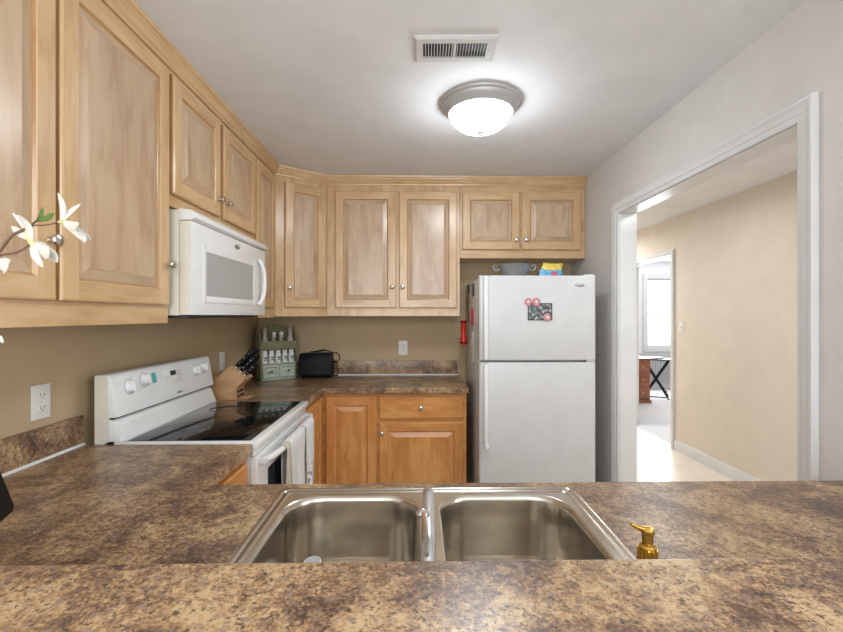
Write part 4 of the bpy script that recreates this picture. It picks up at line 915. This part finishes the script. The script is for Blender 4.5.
# ------------------------------------------------------------------ vase and lily branches at the left edge
VX, VY = -0.788, 0.735
vs = thing('vase', 'black faceted vase with a flared lip at the far left edge of the counter', 'vase', (VX, VY, CZ+0.0005))
w = MB(); w.lathe([(0, 0), (0.057, 0), (0.060, 0.006), (0.060, 0.055), (0.055, 0.080), (0.050, 0.096), (0.052, 0.105), (0.078, 0.128), (0.080, 0.138), (0.062, 0.205), (0.058, 0.212), (0.050, 0.208), (0.046, 0.12), (0.044, 0.02), (0, 0.012)], (0, 0, 0), M['black'], n=8); w.build('body', vs, smooth=False)
def petal(mb, base, tip, width, curl, mat, T=None, side=None):
    """curved pointed petal strip from base to tip, thickened"""
    base = Vector(base); tip = Vector(tip); d = tip-base; L_ = d.length; dn = d.normalized()
    sd = Vector(side) if side else dn.cross(Vector((0, 1, 0)))
    sd = (sd-dn*sd.dot(dn)).normalized(); up = sd.cross(dn)
    prof = [(0, 0.35), (0.15, 0.62), (0.35, 0.95), (0.55, 1.0), (0.75, 0.78), (0.9, 0.42), (1.0, 0.06)]
    V = []; F = []
    for lay in (0, 1):
        for t, wd in prof:
            c = base+d*t+up*curl*math.sin(PI*t)*L_ + up*(0.0012*lay)
            hw_ = width*wd/2
            for q in (-1, -0.5, 0, 0.5, 1): V.append(c+sd*hw_*q+up*(0.30*hw_*(q*q)))
    n = len(prof)*5
    for lay in (0, 1):
        for i in range(len(prof)-1):
            for j in range(4):
                q = [lay*n+i*5+j, lay*n+i*5+j+1, lay*n+(i+1)*5+j+1, lay*n+(i+1)*5+j]; F.append(q if lay else q[::-1])
    for i in range(len(prof)-1):
        F.append([i*5, (i+1)*5, n+(i+1)*5, n+i*5]); F.append([i*5+4, n+i*5+4, n+(i+1)*5+4, (i+1)*5+4])
    for j in range(4):
        k = (len(prof)-1)*5+j; F.append([k, k+1, n+k+1, n+k]); F.append([j, n+j, n+j+1, j+1])
    mb.add(V, F, mat)
CAMZ = 1.4058
def pt(u, v, y):        # point at depth y seen near (u, v)
    r_ = (u-421.5)/426.2; c_, s_ = math.cos(0.0169), math.sin(0.0169); D_ = y/(c_-r_*s_)
    return Vector((r_*D_*c_+D_*s_, y, CAMZ-(v-315.5)/426.2*D_))
br = thing('lily_branch', 'brown branch with white silk lilies and one green leaf at the left edge', 'flower', (VX, VY, 1.06))
o_ = Vector(br.location)
Y1 = 0.75
def loc(u, v, dy=0.0): return pt(u, v, Y1+dy)-o_
w = MB()
main = [Vector((0.0, 0.0, 0.0)), Vector((-0.04, 0.0, 0.16)), Vector((-0.05, 0.0, 0.30)), loc(-40, 275), loc(-12, 262), loc(0, 251), loc(8, 240), loc(14, 234), loc(23.5, 229.8), loc(30, 225.8), loc(36, 221.5), loc(40, 216)]
w.tube(main, [0.0028]*3+[0.0024]*3+[0.0022]*3+[0.0019, 0.0016, 0.001], M['stem'], n=8)
w.tube([loc(29, 226.3), loc(35, 225.4), loc(44, 225.2), loc(52, 224), loc(58, 222.6)], [0.0016, 0.0014, 0.0013, 0.0013, 0.0016], M['stem'], n=8)
w.tube([Vector((-0.05, 0.005, 0.26)), loc(-45, 262, .02), loc(-10, 257), loc(0, 255), loc(9, 254), loc(16, 252.8), loc(24, 249), loc(30, 244.5)], [0.0022, 0.0022, 0.002, 0.002, 0.002, 0.0018, 0.0018, 0.0016], M['stem'], n=8)
w.tube([Vector((-0.045, -0.002, 0.20)), loc(-45, 300, .02), loc(-25, 318), loc(-10, 332)], [0.002, 0.002, 0.0018, 0.0016], M['stem'], n=8)
w.tube([loc(-10, 257), loc(-6, 258.5), loc(-3, 259)], [0.0016, 0.0014, 0.0014], M['stem'], n=8)
w.build('stem', br)
def lily(petals, base, dyb=0.0):
    w = MB(); b0 = loc(*base, dyb)
    for (u, v, dy, wd, cu) in petals: petal(w, b0, loc(u, v, dy), wd*0.78, cu, M['petal'])
    c_ = sum((loc(p[0], p[1], p[2]) for p in petals), Vector())/len(petals)
    o = w.build('flower', br)
    w = MB(); w.tube([b0-(c_-b0)*0.18, b0, b0+(c_-b0)*0.25], [0.0018, 0.0034, 0.0050], M['petal_base'], n=10); w.build('flower_throat', o)
    return o
lily([(57.5, 193, -0.02, 0.014, 0.10), (80.5, 204, 0.02, 0.012, -0.12), (90.5, 240, 0.0, 0.018, 0.10), (85, 242, -0.03, 0.018, 0.12), (76, 227, -0.05, 0.020, 0.1), (74, 232, 0.04, 0.018, -0.1)], (61, 222))
lily([(57, 262, -0.02, 0.022, 0.12), (42.5, 267, -0.01, 0.018, -0.12), (52, 251, 0.03, 0.018, 0.1), (47, 258, -0.04, 0.022, 0.08), (36, 252, 0.02, 0.016, 0.1)], (31, 243))
lily([(12, 213, -0.01, 0.013, 0.10), (11, 226, 0.02, 0.016, -0.10), (17, 215, -0.03, 0.018, 0.10), (20, 218, 0.03, 0.016, 0.05)], (31, 240))
lily([(8, 264, -0.02, 0.020, 0.12), (6, 272, 0.01, 0.020, -0.12), (3, 273, -0.03, 0.018, 0.1), (4, 257, 0.02, 0.018, 0.1)], (-4, 260))
lily([(2.5, 343, -0.01, 0.012, 0.10), (-2, 350, 0.02, 0.014, -0.10), (-6, 352, -0.02, 0.014, 0.1), (-1, 338, 0.02, 0.012, 0.1)], (-11, 333))
for (u, v, dy, wd) in ((53.5, 213, -0.01, 0.010), (42, 207, 0.01, 0.008), (46, 215, 0.02, 0.008)):
    w = MB(); petal(w, loc(36, 221), loc(u, v, dy), wd, 0.08, M['leaf']); w.build('leaf', br)

# ------------------------------------------------------------------ hall and study things
hl = thing('hall_ceiling_light', 'round flush light on the hall ceiling', 'ceiling light', (1.90, 3.3, ZC))
w = MB(); w.lathe([(0, -0.0005), (0.14, -0.0005), (0.14, -0.02), (0.12, -0.05), (0.06, -0.066), (0, -0.07)], (0, 0, 0), M['ceramic'], n=40); w.build('glass_shade', hl)
ch = thing('side_chest', 'red-brown wooden chest just inside the study doorway', 'chest', (3.53, 6.95, 0))
w = MB(); w.box(-0.25, 0.25, -0.18, 0.18, 0.05, 0.70, M['redwood'], 2, bev=0.004); w.build('body', ch)
w = MB(); w.box(-0.27, 0.27, -0.20, 0.20, 0.7005, 0.725, M['redwood'], 0, bev=0.006); w.build('top', ch)
w = MB(); w.box(-0.268, 0.268, -0.198, 0.198, 0.0, 0.0495, M['redwood'], 0, bev=0.006); w.build('plinth', ch)
for i in range(3):
    w = MB(); w.box(-0.225, 0.225, -0.192, -0.1805, 0.08+i*0.205, 0.27+i*0.205, M['redwood'], 0, bev=0.003); d0 = w.build('drawer', ch)
    k = MB(); k.lathe([(0.004, 0), (0.004, -0.01), (0.012, -0.014), (0.012, -0.022), (0, -0.024)], (0.12, -0.192, 0.175+i*0.205), M['gold'], axis=1, n=14); k.build('knob', d0)
tt = thing('folding_table', 'black folding tray table with crossed legs under the study window', 'table', (4.12, 7.20, 0), -0.52)
w = MB(); w.box(-0.26, 0.26, -0.20, 0.20, 0.655, 0.675, M['black'], bev=0.004); w.build('tabletop', tt)
for yy in (-0.17, 0.17):
    for sg in (-1, 1):
        w = MB(); w.tube([(-sg*0.19, yy+0.012*sg, 0.654), (sg*0.19, yy+0.012*sg, 0.012)], 0.012, M['black'], n=8); w.build('leg', tt)
for sg in (-1, 1):
    w = MB(); w.tube([(sg*0.16, -0.17, 0.10), (sg*0.16, 0.17, 0.10)], 0.010, M['black'], n=8); w.build('stretcher', tt)
w = MB(); w.tube([(-0.175, -0.19, 0.05), (0.175, -0.19, 0.05)], 0.010, M['black'], n=8); w.build('stretcher', tt)
mg = MB(); mg.box(-0.14, 0.14, -0.11, 0.11, 0.0, 0.025, M['greyplastic'], bev=0.004); mo = mg.build('book'); mo.location = (4.05, 7.18, 0.6755); mo.rotation_euler = (0, 0, 0.4)
tag(mo, 'grey book lying on the folding table in the study', 'book')
rd = MB(); rd.box(4.30, 5.6, 8.0, 8.07, 0.12, 0.68, M['greyfab'], bev=0.006)
for i in range(26): rd.box(4.32+i*0.049, 4.35+i*0.049, 7.985, 8.0, 0.16, 0.64, M['greyfab'], bev=0.004)
ro = rd.build('radiator'); tag(ro, 'grey ribbed radiator under the study window behind the table', 'radiator')
